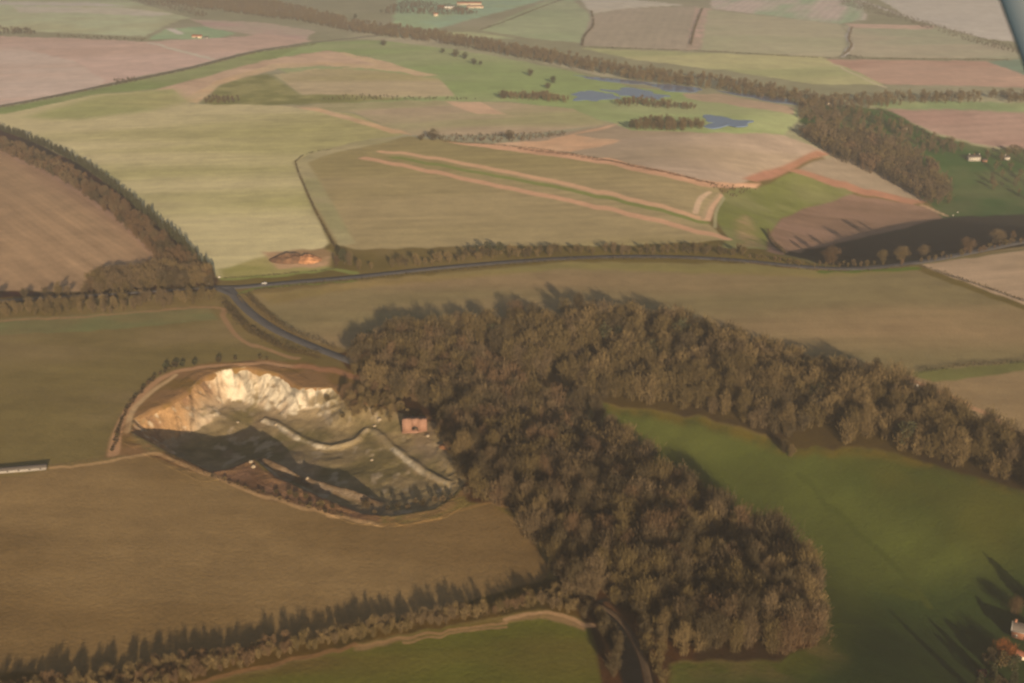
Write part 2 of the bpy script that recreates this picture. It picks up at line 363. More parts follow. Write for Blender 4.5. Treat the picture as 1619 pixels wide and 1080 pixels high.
 ([(1052,1046),(1230,1044),(1300,1018),(1312,1030),(1240,1066),(1060,1062)], (104,84,50),(84,78,36),14,1,0,.0),
 # wood floors
 ([(700,520),(900,500),(1010,506),(1120,526),(1200,556),(1300,585),(1400,615),(1470,636),(1700,750),(1700,830),(1619,773),(1500,743),(1380,710),(1235,710),(1210,688),(1100,658),(940,636),(820,600)], (84,72,48),(78,68,44),20,1,0,.0),
 ([(530,560),(640,522),(730,532),(800,588),(850,622),(930,658),(990,720),(1060,790),(1150,850),(1230,880),(1275,920),(1302,970),(1292,1020),(1230,1046),(1060,1046),(1040,1300),(1000,1300),(930,990),(872,900),(800,800),(740,792),(700,700),(600,650)], (84,64,40),(74,62,38),20,1,0,.0),
 ([(940,950),(960,945),(1010,1010),(1050,1100),(1050,1300),(1000,1300),(985,1080)], (54,50,36),(50,48,34),14,1,0,.0),
 # quarry surround
 ([(170,722),(186,668),(215,625),(262,590),(330,574),(400,568),(480,572),(560,585),(620,600),(600,650),(420,600),(260,650),(205,690),(240,722)], (124,94,62),(112,88,54),16,1,0,.0),
 ([(240,724),(262,716),(340,748),(440,786),(560,818),(600,826),(560,822),(430,790),(330,754)], (96,72,48),(86,68,44),10,1,0,.0),
 ([(400,722),(330,748),(300,738),(440,792),(560,822),(600,824),(600,800),(500,780),(420,742)], (112,84,60),(100,76,54),12,1,0,.0),
]
STRIPES = [
 ([(606,240),(650,244),(760,263),(900,292),(1020,320),(1108,344)],13,(190,144,104)), ([(575,250),(640,262),(800,296),(960,330),(1060,354),(1146,377)],13,(188,140,102)),
 ([(622,248),(700,262),(850,290),(1000,322),(1112,351)],10,(124,124,70)), ([(1116,348),(1124,325),(1138,308)],6,(192,146,108)), ([(1100,336),(1107,314),(1120,303)],5,(194,152,114)), ([(1128,360),(1130,335),(1144,312)],3,(150,136,96)), # earth edges, verges and tracks of bare ground : line, width m, colour
 ([(0,508),(170,498),(338,486),(352,500),(372,528),(410,548),(470,566)],3.2,(142,108,74)),
 ([(80,741),(110,738),(170,729),(232,719),(262,724),(330,752),(440,790),(560,822),(602,830)],2.6,(160,122,78)),
 ([(602,830),(660,828),(710,812),(770,795),(800,800)],2.0,(130,98,58)),
 ([(180,718),(186,680),(205,645),(235,614),(268,592),(330,580),(400,574),(470,578)],4.5,(160,118,80)),
 ([(200,684),(212,646),(245,616),(278,594)],3.0,(170,134,90)),
 ([(470,578),(520,584),(560,596),(600,606)],6,(142,100,68)),
 ([(240,68),(290,82),(340,94)],12,(196,170,132)),
 ([(1345,44),(1340,60),(1346,74),(1332,90)],9,(190,172,142)),
 ([(1360,0),(1400,15),(1450,28),(1530,24)],14,(200,172,142)),
 ([(560,444),(430,452),(380,462)],3,(110,112,60)),
 ([(352,440),(430,436),(520,426),(560,432)],6,(126,124,68)),
 ([(0,478),(170,468),(330,458)],7,(84,72,50)),
 ([(395,470),(430,508),(480,538),(530,552)],7,(118,96,62)),
 ([(362,482),(400,520),(450,548),(500,562)],7,(98,82,56)),
 ([(1205,362),(1222,388),(1245,402)],3,(78,78,52)),
 ([(1316,100),(1350,118),(1400,138)],5,(180,160,124)),
 ([(820,234),(960,254),(1130,290)],3,(110,84,64)),
 ([(590,108),(480,112),(600,104)],3,(180,150,110)),
 ([(1110,345),(1118,325),(1134,308)],3,(160,134,96)),
 ([(1460,326),(1498,342)],6,(160,130,96)),
 ([(1240,404),(1350,428),(1450,420),(1619,392)],5,(110,98,66)),
 ([(1300,430),(1450,426)],8,(98,104,54)),
 ([(1432,598),(1530,640),(1619,690)],4,(160,118,80)),
 ([(1262,750),(1330,820),(1420,900),(1470,960)],3,(80,79,39)),
 ([(1405,934),(1425,938),(1440,944)],6,(80,80,38)),
 ([(560,1022),(700,998),(800,984)],1.3,(140,104,66)), ([(640,1016),(730,998),(800,990)],1.1,(136,102,64)),
 ([(800,978),(850,968),(900,976),(935,990)],2.0,(158,118,78)),
 ([(300,1085),(420,1052),(560,1020)],2.2,(122,88,54)),
 ([(960,955),(1000,1000),(1030,1090)],3.2,(92,68,46)),
 ([(820,812),(850,850),(868,885)],5,(124,102,58)),
]
FEATHER = {}
for _k, _f in enumerate(FIELDS):
    if _f[1] in ((84,79,40), (67,70,40), (96,82,46), (104,84,50)): FEATHER[_k] = 16 if _f[1] != (96,82,46) else 5
for _k, _f in enumerate(FIELDS):
    for _c, _v in {(150,124,84): 9, (130,122,80): 9, (150,142,92): 24, (140,128,72): 5, (168,130,92): 4, (110,104,60): 6, (128,112,68): 7, (133,134,86): 9, (114,108,66): 6, (124,94,62): 2.5}.items():
        if _f[1] == _c: FEATHER[_k] = _v
def paint(X, Y):
    """colour of the bare land at world points, with the direction and strength of its drill rows"""
    n = len(X); C = np.zeros((n, 3)); RC = np.zeros(n); RA = np.zeros(n)
    R = np.hypot(X, Y); j = np.clip(R / 900, 0.4, 2.5)
    Xj = X + j * 5 * (fbm(X / (14 * j), Y / (14 * j), 51, 2) - 0.5); Yj = Y + j * 9 * (fbm(X / (14 * j), Y / (14 * j), 61, 2) - 0.5)
    for k, (pl, c1, c2, ps, st, rd, ra) in enumerate(FIELDS):
        P = wpoly(pl); f_ = FEATHER.get(k, 0) or (1.0 + np.hypot(*P.mean(0)) / 700)
        bb = (Xj > P[:, 0].min() - f_) & (Xj < P[:, 0].max() + f_) & (Yj > P[:, 1].min() - f_) & (Yj < P[:, 1].max() + f_); m = np.nonzero(bb)[0]
        if not len(m): continue
        if k > 1:
            dd, _, _ = seg_dist(Xj[m], Yj[m], P, True); sd = np.where(inside(Xj[m], Yj[m], P), dd, -dd); wt = sstep(-f_, f_, sd)
        else: wt = inside(Xj[m], Yj[m], P).astype(float)
        q_ = wt > 0; m = m[q_]; wt = wt[q_]
        if not len(m): continue
        D = np.hypot(np.hypot(P[:, 0], P[:, 1]).clip(300, 6000).mean(), CAM_H) if k > 1 else 900
        a1 = albedo(c1, D); a2 = albedo(c2, D); x = X[m]; y = Y[m]
        if k == 0: a1 = albedo(c1, 2000); a2 = albedo(c2, 2000)
        a = math.radians(rd); u = x * math.cos(a) + y * math.sin(a); v = -x * math.sin(a) + y * math.cos(a)
        s = max(ps, 1); f = fbm(u / (s * st) + k * 7.3, v / s + k * 3.1, 100 + k, 4)
        t = sstep(0.34, 0.66, f)[:, None]; fine = fbm(u / 45 + k, v / 9, 140 + k, 4) - .5; blot = fbm(x / 26, y / 26, 170 + k, 4) - .5
        colr = (a1 * (1 - t) + a2 * t) * (1 + (.16 + .12 * min(1, D / 1500)) * fine + .32 * blot)[:, None]
        C[m] = C[m] * (1 - wt[:, None]) + colr * wt[:, None]; big = wt > .5; mb = m[big]
        RC[mb] = (v + 5 * fbm(x / 70, y / 70, 41, 2))[big]; RA[mb] = (ra * 0.8 * (0.2 + 1.3 * fbm(x / 90, y / 90, 42, 2)))[big]
    for k, (pl, wd, c) in enumerate(STRIPES):
        P = wline(pl)[:, :2]; r = wd * 2 + 4
        bb = (X > P[:, 0].min() - r) & (X < P[:, 0].max() + r) & (Y > P[:, 1].min() - r) & (Y < P[:, 1].max() + r)
        ix = np.nonzero(bb)[0]
        if not len(ix): continue
        d, _, _ = seg_dist(Xj[ix], Yj[ix], P); D = np.hypot(*P.mean(0))
        t = (1 - sstep(wd * 0.35, wd * 0.75 + 0.4, d))[:, None] * 0.9
        C[ix] = C[ix] * (1 - t) + albedo(c, math.hypot(D, CAM_H)) * t; RA[ix] *= 1 - t[:, 0]
    return C, RC, RA

# quarry form -------------------------------------------------------
PIT = wpoly([(203,684),(208,662),(235,648),(262,638),(290,620),(318,596),(350,584),(390,579),(445,590),(478,612),(528,612),(560,632),(620,648),(690,668),(722,700),(742,760),(722,784),(690,806),(620,818),(570,814),(500,786),(430,754),(400,727),(366,742),(330,748),(262,716)])
BUND1 = wline([(415,655),(440,668),(480,690),(520,703),(560,697),(588,683),(640,724),(680,754),(716,776)])
_b2 = wline([(402,733),(430,748),(480,768),(530,790),(590,812)])
def quarry_z(x, y):
    d, _, _ = seg_dist(x, y, PIT, True); ins = inside(x, y, PIT)
    base = terrain(x, y)
    g = fbm(x / 11 + 2, y / 22, 31, 3); g2 = fbm(x / 22, y / 22, 32, 3); crag = np.abs(fbm(x / 6, y / 9, 35, 2) - 0.5) * 2
    u = x * 1.0; depth = np.interp(x, [-235, -170, -130, -90, -40], [23, 21, 14.5, 9.5, 6]) 
    far = sstep(PIT[:, 1].min() + 40, PIT[:, 1].min() + 110, y)
    run = 15 + 16 * g2 + 10 * sstep(-120, -80, x)
    dd = np.clip(d + (g - 0.5) * 5 + (crag - 0.3) * 1.0, 0, None)
    steep = 1 - (1 - np.clip(dd / run, 0, 1)) ** 1.6
    talus = np.clip((dd - run * 0.7) / 30, 0, 1)
    dep = depth * (0.78 * steep + 0.22 * talus) + np.where(ins, (crag - 0.4) * 0.7 * np.exp(-((d - 8) / 9) ** 2), 0)
    dep = dep * sstep(0.0, 2.5, d)
    z = base - np.where(ins, dep, 0)
    z = z + np.where(ins, (fbm(x / 14, y / 14, 44, 3) - 0.5) * 1.6 * sstep(2, 12, d), (fbm(x / 5, y / 5, 45, 3) - 0.5) * 0.9 * (1 - sstep(6, 11, d)))
    for P, h, wd in ((B1F, 1.8, 2.3), (B2F, 4.5, 3.8)):
        q, p, _ = seg_dist(x, y, P); e = sstep(0, 0.8, p) * (1 - sstep(len(P) - 3, len(P) - 1, p) * .5)
        z = z + np.where(ins, h * e * sstep(.15, .6, g2 + .1) * np.exp(-(q / wd) ** 2) * (0.75 + 0.5 * g), 0) * sstep(0, 8, d)
    return z, d, ins
def drop_to(P, dz):
    """slide points seen on the plateau down their own view line to a pit floor dz lower"""
    P = P.copy(); t = (CAM_H - (P[:, 2] - dz)) / (CAM_H - P[:, 2]); P[:, :2] *= t[:, None]; P[:, 2] -= dz; return P
B1F = drop_to(BUND1, np.interp(BUND1[:, 0], [-150, -90, -40], [14, 8, 5]))[:, :2]; B2F = drop_to(_b2, 11.0)[:, :2]

def build_ground():
    # rings round the point below the aeroplane; fine where the photograph looks
    dep = np.concatenate([np.linspace(40.5, 3.7, 800), [3.2, 2.7, 2.3, 1.95]])
    rad = np.concatenate([[4, 60, 140, 220, 290], CAM_H / np.tan(np.radians(dep))])
    az = np.concatenate([np.radians(np.linspace(-180, -34, 50))[:-1], np.arctan(np.linspace(-0.56, 0.56, 1120)), np.radians(np.linspace(34, 180, 50))[1:]])
    A, R = np.meshgrid(az[:-1], rad); X = (R * np.sin(A)).ravel(); Y = (R * np.cos(A)).ravel(); na = len(az) - 1; nr = len(rad)
    Z = terrain(X, Y)
    d, _, _ = seg_dist(X, Y, PIT, True); ins = inside(X, Y, PIT)
    Z = np.where(ins & (d > 1.5), Z - 34 * sstep(1.5, 9, d), Z)
    i = np.arange(nr - 1)[:, None] * na; j = np.arange(na)[None]; j2 = (j + 1) % na
    F = np.stack([i + j, i + j2, i + na + j2, i + na + j], -1).reshape(-1, 4)[:, ::-1]
    X = np.append(X, 0); Y = np.append(Y, 0); Z = np.append(Z, 0.0)
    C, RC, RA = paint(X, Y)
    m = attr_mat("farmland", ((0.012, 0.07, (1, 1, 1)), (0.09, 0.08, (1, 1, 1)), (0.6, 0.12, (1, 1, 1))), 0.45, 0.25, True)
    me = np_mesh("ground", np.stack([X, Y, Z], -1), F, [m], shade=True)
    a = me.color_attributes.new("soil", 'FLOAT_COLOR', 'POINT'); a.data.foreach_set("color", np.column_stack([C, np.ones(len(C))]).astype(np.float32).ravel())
    a = me.attributes.new("rowcoord", 'FLOAT', 'POINT'); a.data.foreach_set("value", RC.astype(np.float32))
    a = me.attributes.new("rowamp", 'FLOAT', 'POINT'); a.data.foreach_set("value", RA.astype(np.float32))
    tag(link("ground", me), None, None, None, "structure")
build_ground()

def build_quarry():
    x0, y0 = PIT.min(0) - 14; x1, y1 = PIT.max(0) + 14; s = 0.75
    xs = np.arange(x0, x1, s); ys = np.arange(y0, y1, s); X, Y = np.meshgrid(xs, ys); nx = len(xs)
    x = X.ravel(); y = Y.ravel(); z, d, ins = quarry_z(x, y)
    out = np.where(ins, 0, d); z = z + 0.12 - 0.6 * sstep(9.5, 11, out)
    C, RC, RA = paint(x, y)
    Z = z.reshape(X.shape); gy, gx = np.gradient(Z, s); sl = np.hypot(gx, gy).ravel()
    base = terrain(x, y); dep = base - z
    cream = np.array((.62, .565, .45)); cream2 = np.array((.47, .38, .27)); orange = np.array((.37, .235, .12)); red = np.array((.25, .15, .09))
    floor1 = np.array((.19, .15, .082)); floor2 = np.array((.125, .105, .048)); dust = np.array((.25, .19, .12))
    n1 = fbm(x / 9, y / 9, 71, 4); n2 = fbm(x / 26 + 5, y / 26, 72, 4); n3 = fbm(x / 3, y / 3, 73, 3)
    def mix(a, b, t): t = np.asarray(t)[:, None]; return a * (1 - t) + b * t
    fl = mix(np.tile(floor1, (len(x), 1)), floor2, sstep(.4, .6, n2)); fl = mix(fl, np.tile(np.array((.30, .25, .18)), (len(x), 1)), sstep(.6, .72, fbm(x / 8, y / 13, 91, 4)) * .7); fl = fl * (1.05 + .7 * fbm(x / 4, y / 5, 92, 3))[:, None]; fl = mix(fl, np.tile(dust, (len(x), 1)), sstep(.52, .72, fbm(x / 18, y / 30, 76, 4)) * .8)
    # clay-stained on the left, chalk on the right
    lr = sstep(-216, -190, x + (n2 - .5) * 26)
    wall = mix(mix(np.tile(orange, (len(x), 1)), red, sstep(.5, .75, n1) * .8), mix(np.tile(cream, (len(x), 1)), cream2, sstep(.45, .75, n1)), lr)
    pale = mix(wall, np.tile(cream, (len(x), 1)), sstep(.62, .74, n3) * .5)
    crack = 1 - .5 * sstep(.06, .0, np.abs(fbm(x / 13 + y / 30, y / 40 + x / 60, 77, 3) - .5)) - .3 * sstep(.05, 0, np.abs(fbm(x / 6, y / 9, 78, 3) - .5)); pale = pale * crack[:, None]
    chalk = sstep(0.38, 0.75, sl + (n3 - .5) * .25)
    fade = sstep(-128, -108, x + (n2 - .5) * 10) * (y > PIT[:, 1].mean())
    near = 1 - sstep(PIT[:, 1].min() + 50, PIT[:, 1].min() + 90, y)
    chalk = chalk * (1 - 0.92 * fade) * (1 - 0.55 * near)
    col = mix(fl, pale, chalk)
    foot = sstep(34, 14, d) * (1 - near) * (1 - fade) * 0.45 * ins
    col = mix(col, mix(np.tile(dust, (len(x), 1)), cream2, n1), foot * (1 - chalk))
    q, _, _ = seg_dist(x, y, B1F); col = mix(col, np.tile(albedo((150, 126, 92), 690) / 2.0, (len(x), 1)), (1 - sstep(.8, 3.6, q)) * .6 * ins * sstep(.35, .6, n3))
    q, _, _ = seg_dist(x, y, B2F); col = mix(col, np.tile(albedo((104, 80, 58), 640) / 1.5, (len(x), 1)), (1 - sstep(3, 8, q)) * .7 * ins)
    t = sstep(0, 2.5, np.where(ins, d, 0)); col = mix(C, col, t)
    lipd = np.where(ins, 0, d); col = mix(col, np.tile(albedo((130, 96, 62), 690), (len(x), 1)), (1 - sstep(2, 9, lipd)) * .6 * (~ins) * sstep(.35, .6, n1))
    keep = (ins | (d < 11.2)).reshape(X.shape)
    kf = keep[:-1, :-1] & keep[1:, :-1] & keep[:-1, 1:] & keep[1:, 1:]
    idx = np.arange(len(x)).reshape(X.shape)
    F = np.stack([idx[:-1, :-1], idx[:-1, 1:], idx[1:, 1:], idx[1:, :-1]], -1)[kf]
    used = np.unique(F); rm = np.full(len(x), -1); rm[used] = np.arange(len(used))
    m = attr_mat("quarry_ground", ((0.25, 0.14, (1, 1, 1)), (1.3, 0.14, (1, 1, .4))), 0.9, 0.5)
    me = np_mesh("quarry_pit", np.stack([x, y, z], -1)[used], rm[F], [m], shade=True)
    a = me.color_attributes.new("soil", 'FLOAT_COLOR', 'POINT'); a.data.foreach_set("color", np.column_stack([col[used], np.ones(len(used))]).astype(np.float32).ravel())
    tag(link("quarry_pit", me), None, None, None, "structure")
build_quarry()
def gz(x, y):
    x = np.atleast_1d(x).astype(float); y = np.atleast_1d(y).astype(float); z, d, ins = quarry_z(x, y); return np.where(ins | (d < 10), z, terrain(x, y))

# ------------------------------------------------------------------ roads and water
def ribbon(name, pts, width, m, lift=0.3, step=8.0, curved=True):
    P = wline(pts, curved)[:, :2]; L = np.concatenate([[0], np.cumsum(np.hypot(*np.diff(P, axis=0).T))])
    s = np.linspace(0, L[-1], max(2, int(L[-1] / step))); x = np.interp(s, L, P[:, 0]); y = np.interp(s, L, P[:, 1])
    for _ in range(3): x[1:-1] = (x[:-2] + x[1:-1] * 2 + x[2:]) / 4; y[1:-1] = (y[:-2] + y[1:-1] * 2 + y[2:]) / 4
    tx = np.gradient(x); ty = np.gradient(y); n = np.hypot(tx, ty); nx, ny = -ty / n, tx / n; V = []
    for o, dz in ((-.5 * width - .7, -0.6), (-.5 * width, 0), (0, 0.07), (.5 * width, 0), (.5 * width + .7, -0.6)):
        X = x + nx * o; Y = y + ny * o; V.append(np.stack([X, Y, terrain(X, Y) + lift + dz], -1))
    k = len(s); V = np.vstack(V); i = np.arange(k - 1)
    F = np.vstack([np.stack([c * k + i, c * k + i + 1, (c + 1) * k + i + 1, (c + 1) * k + i], -1) for c in range(4)])[:, ::-1]
    return tag(link(name, np_mesh(name, V, F, [m], shade=True)), None, None, None, "structure")
asphalt = noise_mat("asphalt", (0.075, 0.077, 0.086), (0.10, 0.10, 0.106), 0.12, 0.75, 5, 0, "Object", 0.3)
asphalt2 = noise_mat("worn_asphalt", (0.11, 0.105, 0.10), (0.14, 0.13, 0.12), 0.12, 0.85, 5, 0, "Object", 0.2)
chalky = noise_mat("chalk_track", (0.34, 0.28, 0.2), (0.44, 0.36, 0.27), 0.2, 0.95, 5)
ribbon("road", [(336,454),(370,455),(430,449),(560,438),(700,423),(850,411),(960,406),(1060,406),(1160,411),(1260,421),(1350,425),(1450,415),(1540,398),(1640,378),(1800,352)], 8.5, asphalt)
ribbon("road", [(336,454),(250,460),(120,468),(-40,478),(-260,492)], 5.5, asphalt, 0.27)
ribbon("road", [(362,456),(376,474),(400,498),(440,524),(490,546),(540,566),(600,590),(660,620)], 7.5, asphalt, 0.34)
ribbon("road", [(344,456),(356,462),(372,468)], 6, asphalt, 0.38)
ribbon("road", [(-300,225),(0,168),(60,157),(180,132),(300,107),(400,82),(500,67),(600,56)], 9, asphalt2, 0.5)
ribbon("track", [(942,955),(965,965),(1000,1004),(1022,1060),(1034,1140)], 2.6, noise_mat("mud_track", (0.08, 0.055, 0.035), (0.12, 0.085, 0.055), 0.4), 0.2, 4)

def water_mat():
    m, t, b = mat("pond_water", 0.09); N = t.nodes; L = t.links
    b.inputs["Base Color"].default_value = (0.13, 0.21, 0.40, 1); b.inputs["Specular IOR Level"].default_value = 0.6
    g = N.new("ShaderNodeNewGeometry"); nz = N.new("ShaderNodeTexNoise"); nz.inputs["Scale"].default_value = 0.5; bp = N.new("ShaderNodeBump")
    bp.inputs["Strength"].default_value = 0.25; bp.inputs["Distance"].default_value = 0.1
    L.new(g.outputs["Position"], nz.inputs["Vector"]); L.new(nz.outputs["Fac"], bp.inputs["Height"]); L.new(bp.outputs[0], b.inputs["Normal"]); return m
WATER = water_mat()
def pond(pts):
    q = smooth(pts + [pts[0]], 5)[:-1]; P = at(q[:, 0], q[:, 1]); c = P[:, :2].mean(0); zc = P[:, 2].max() + 0.35; k = len(P)
    tt_ = np.arange(k) * 6.283 / k; r = .45 + 1.1 * fbm(np.cos(tt_) * 2.3 + c[0], np.sin(tt_) * 2.3 + c[1], 21, 2); P[:, :2] = c + (P[:, :2] - c) * r[:, None]
    V = np.vstack([np.column_stack([P[:, :2], np.full(k, zc)]), np.column_stack([c + (P[:, :2] - c) * 1.02, np.full(k, zc - 1)]), [[*c, zc]]])
    i = np.arange(k); j = (i + 1) % k
    F = [(a, b, 2 * k, 2 * k) for a, b in zip(i, j)]
    me = bpy.data.meshes.new("pond"); me.from_pydata([tuple(v) for v in V], [], [(a, b, 2 * k) for a, b in zip(i, j)] + [(b, a, a + k, b + k) for a, b in zip(i, j)])
    me.materials.append(WATER); me.update(); tag(link("water", me), None, None, None, "structure")
for pts in ([(910,150),(925,145),(955,146),(975,154),(950,160),(915,159)], [(955,142),(985,139),(1035,146),(1060,154),(1030,157),(985,153)], [(1028,133),(1060,135),(1110,141),(1085,147),(1045,143)],
            [(1118,184),(1140,186),(1192,194),(1172,203),(1130,203),(1116,195)], [(1150,146),(1180,148),(1230,155),(1262,163),(1235,163),(1190,156)], [(900,118),(960,124),(1030,131),(1028,134),(950,128)]):
    pond(pts)

# ================================================================== TREES
def proj(P):
    P = np.asarray(P, float); d = P - np.array([0, 0, CAM_H]); c, s_ = math.cos(PITCH), math.sin(PITCH)
    z = d[..., 1] * c - d[..., 2] * s_; v = d[..., 1] * s_ + d[..., 2] * c
    return PW / 2 + FPX * d[..., 0] / z, PH / 2 - FPX * v / z, z
def tubes(segs, k=4):
    """segs: list of (a, b, r0, r1) -> verts, quads"""
    A = np.array([q[0] for q in segs]); B = np.array([q[1] for q in segs]); r0 = np.array([q[2] for q in segs]); r1 = np.array([q[3] for q in segs])
    d = B - A; d /= np.linalg.norm(d, axis=1)[:, None]; ref = np.where(np.abs(d[:, 2:3]) > .9, [[1, 0, 0]], [[0, 0, 1]])
    u = np.cross(d, ref); u /= np.linalg.norm(u, axis=1)[:, None]; w_ = np.cross(d, u); V = []
    for C_, r in ((A, r0), (B, r1)):
        for i in range(k):
            t = 2 * math.pi * i / k; V.append(C_ + u * (r * math.cos(t))[:, None] + w_ * (r * math.sin(t))[:, None])
    V = np.stack(V, 1); n = len(segs); base = np.arange(n)[:, None, None] * 2 * k
    F = np.array([[i, (i + 1) % k, k + (i + 1) % k, k + i] for i in range(k)])[None] + base
    return V.reshape(-1, 3), F.reshape(-1, 4)
def cards(P, D, Lg, Wd, rng):
    """thin tapering blades starting at P along D"""
    D = D / np.linalg.norm(D, axis=1)[:, None]; s_ = np.cross(D, rng.normal(size=D.shape)); s_ /= np.linalg.norm(s_, axis=1)[:, None]
    s_ *= (Wd / 2)[:, None]; E = P + D * Lg[:, None]
    V = np.stack([P - s_ * .6, P + s_ * .6, E + s_, E - s_], 1).reshape(-1, 3)
    return V, np.arange(len(V)).reshape(-1, 4)
def bare_tree(seed, H=17, R=4.0, ncl=16, ntw=2100, wd=.105, lg=2.0, low=.28):
    rng = np.random.default_rng(seed); segs = []; fork = H * rng.uniform(.2, .32); top = np.array([rng.normal(0, .4), rng.normal(0, .4), H * .7])
    segs += [((0, 0, -.6), (0, 0, fork), .30, .24), ((0, 0, fork), tuple(top), .24, .08)]
    C = []; lean = rng.normal(0, .5, 2)
    for i in range(ncl):
        a = i * 2.4 + rng.uniform(-.5, .5); zz = rng.uniform(-.95, 1); rr = math.sqrt(max(.12, 1 - zz * zz)) * rng.uniform(.4, 1.02) * (.8 if zz < -.4 else 1)
        C.append([R * rr * math.cos(a) + lean[0], R * rr * math.sin(a) + lean[1], H * (.60 + .34 * zz * rng.uniform(.8, 1.05))])
    C = np.array(C)
    for c in C:
        z0 = rng.uniform(fork, max(fork + .5, min(H * .6, c[2] - 1))); p0 = np.array([0, 0, z0]); mid = p0 * .45 + c * .55 + [0, 0, -.4]
        segs += [(tuple(p0), tuple(mid), .13, .08), (tuple(mid), tuple(c), .08, .035)]
    tv, tf = tubes([(np.array(a), np.array(b), r0, r1) for a, b, r0, r1 in segs])
    k = rng.integers(0, ncl, ntw); P = C[k] + rng.normal(0, 1, (ntw, 3)) * [R * .32, R * .32, H * .08]
    out = P - np.array([0, 0, H * low]); out /= np.linalg.norm(out, axis=1)[:, None]
    D = out * .8 + rng.normal(0, .5, (ntw, 3)) + [0, 0, 1.25]
    b = rng.random(ntw) < .14; ra = rng.random(ntw) * 6.283; rr = R * .75 * np.sqrt(rng.random(ntw))
    P[b] = np.stack([rr * np.cos(ra), rr * np.sin(ra), H * .26 * rng.random(ntw)], -1)[b]; D[b] = (rng.normal(0, .3, (ntw, 3)) + [0, 0, 1])[b]
    cv, cf = cards(P, D, rng.uniform(.6, 1.4, ntw) * lg, rng.uniform(.6, 1.4, ntw) * wd, rng)
    return tv, tf, cv, cf
def conifer(seed, H=14, R=2.9, n=800, wd=.42):
    rng = np.random.default_rng(seed)
    tv, tf = tubes([(np.array([0, 0, -.6]), np.array([0, 0, H * .55]), .26, .14), (np.array([0, 0, H * .55]), np.array([0, 0, H * .97]), .14, .03)], 5)
    h = 1 - np.sqrt(rng.random(n)); z = H * (.10 + .88 * h); tier = .8 + .35 * np.abs(np.sin(z * 1.9)); a = rng.random(n) * 6.283
    rad = R * (1 - h) ** .8 * tier * rng.uniform(.25, 1, n); P = np.stack([rad * np.cos(a) * .7, rad * np.sin(a) * .7, z], -1)
    D = np.stack([np.cos(a), np.sin(a), rng.uniform(-.5, .25, n)], -1) + rng.normal(0, .25, (n, 3))
    cv, cf = cards(P, D, rng.uniform(.5, 1.2, n), rng.uniform(.6, 1.3, n) * wd, rng); return tv, tf, cv, cf
def leafy(seed, H=10, R=3.6, n=900, wd=.5):
    rng = np.random.default_rng(seed)
    segs = [(np.array([0, 0, -.6]), np.array([0, 0, H * .5]), .28, .2)]; C = []
    for i in range(9):
        a = i * 2.4; zz = rng.uniform(-.7, .95); rr = math.sqrt(1 - zz * zz) * .62
        C.append([R * rr * math.cos(a), R * rr * math.sin(a), H * (.55 + .33 * zz)]); segs.append((np.array([0, 0, H * .4]), np.array(C[-1]), .1, .04))
    C = np.array(C); tv, tf = tubes(segs); k = rng.integers(0, 9, n); q = rng.normal(0, 1, (n, 3)); q /= np.linalg.norm(q, axis=1)[:, None]
    P = C[k] + q * [R * .40, R * .40, H * .16] * rng.uniform(.6, 1, (n, 1)); cv, cf = cards(P, q + rng.normal(0, .7, (n, 3)), rng.uniform(.3, .7, n), rng.uniform(.6, 1.3, n) * wd, rng)
    return tv, tf, cv, cf
def shrub(seed, H=2.6, R=1.5, n=240, wd=.16):
    rng = np.random.default_rng(seed); segs = []; a = np.arange(6) * 1.05
    for t in a: segs.append((np.array([.1 * math.cos(t), .1 * math.sin(t), -.3]), np.array([R * .6 * math.cos(t), R * .6 * math.sin(t), H * rng.uniform(.55, .8)]), .06, .02))
    tv, tf = tubes(segs, 3); q = rng.normal(0, 1, (n, 3)); q /= np.linalg.norm(q, axis=1)[:, None]; P = q * [R * .7, R * .7, H * .4] * rng.uniform(.4, 1, (n, 1)) + [0, 0, H * .5]
    cv, cf = cards(P, q + [0, 0, .6] + rng.normal(0, .4, (n, 3)), rng.uniform(.3, .8, n), rng.uniform(.6, 1.4, n) * wd, rng); return tv, tf, cv, cf
TINT = {'olive': (.094, .073, .034), 'grey': (.104, .079, .047), 'red': (.100, .067, .039), 'tan': (.128, .097, .049), 'green': (.046, .050, .027), 'dark': (.062, .050, .029), 'orange': (.22, .085, .03)}
WORD = {'olive': 'olive-brown', 'grey': 'grey-brown', 'red': 'reddish-brown', 'tan': 'pale tan', 'green': 'dark green', 'dark': 'dark brown', 'orange': 'orange-brown'}
TM = {k: noise_mat("twigs_" + k, tuple(c * .72 for c in v), tuple(c * 1.3 for c in v), .35, .95, 3, 0, "Object", .05, .15) for k, v in TINT.items()}
BARK = noise_mat("bark", (.075, .058, .034), (.13, .10, .062), .9, .95, 3)
_P = {}
def proto(kind, tint, var):
    key = (kind, tint, var)
    if key not in _P:
        sd = var * 13 + 5
        tv, tf, cv, cf = dict(bare=lambda: bare_tree(sd), tall=lambda: bare_tree(sd + 3, 18, 3.2, 13, 1700, .1, 2.2), conifer=lambda: conifer(sd), leafy=lambda: leafy(sd), shrub=lambda: shrub(sd),
                              round=lambda: bare_tree(sd + 7, 14, 6.2, 24, 2600, .11, 1.7))[kind]()
        _P[key] = (np_mesh(kind + "_trunk", tv, tf, [BARK]), np_mesh(kind + "_crown", cv, cf, [TM[tint]]))
    return _P[key]
KINDN = dict(bare=('bare_tree', 'tree'), tall=('bare_tree', 'tree'), round=('bare_tree', 'tree'), conifer=('conifer_tree', 'conifer'), leafy=('evergreen_tree', 'evergreen tree'), shrub=('shrub', 'shrub'))
KH = dict(bare=17, tall=18, conifer=14, leafy=10, shrub=2.6, round=14)
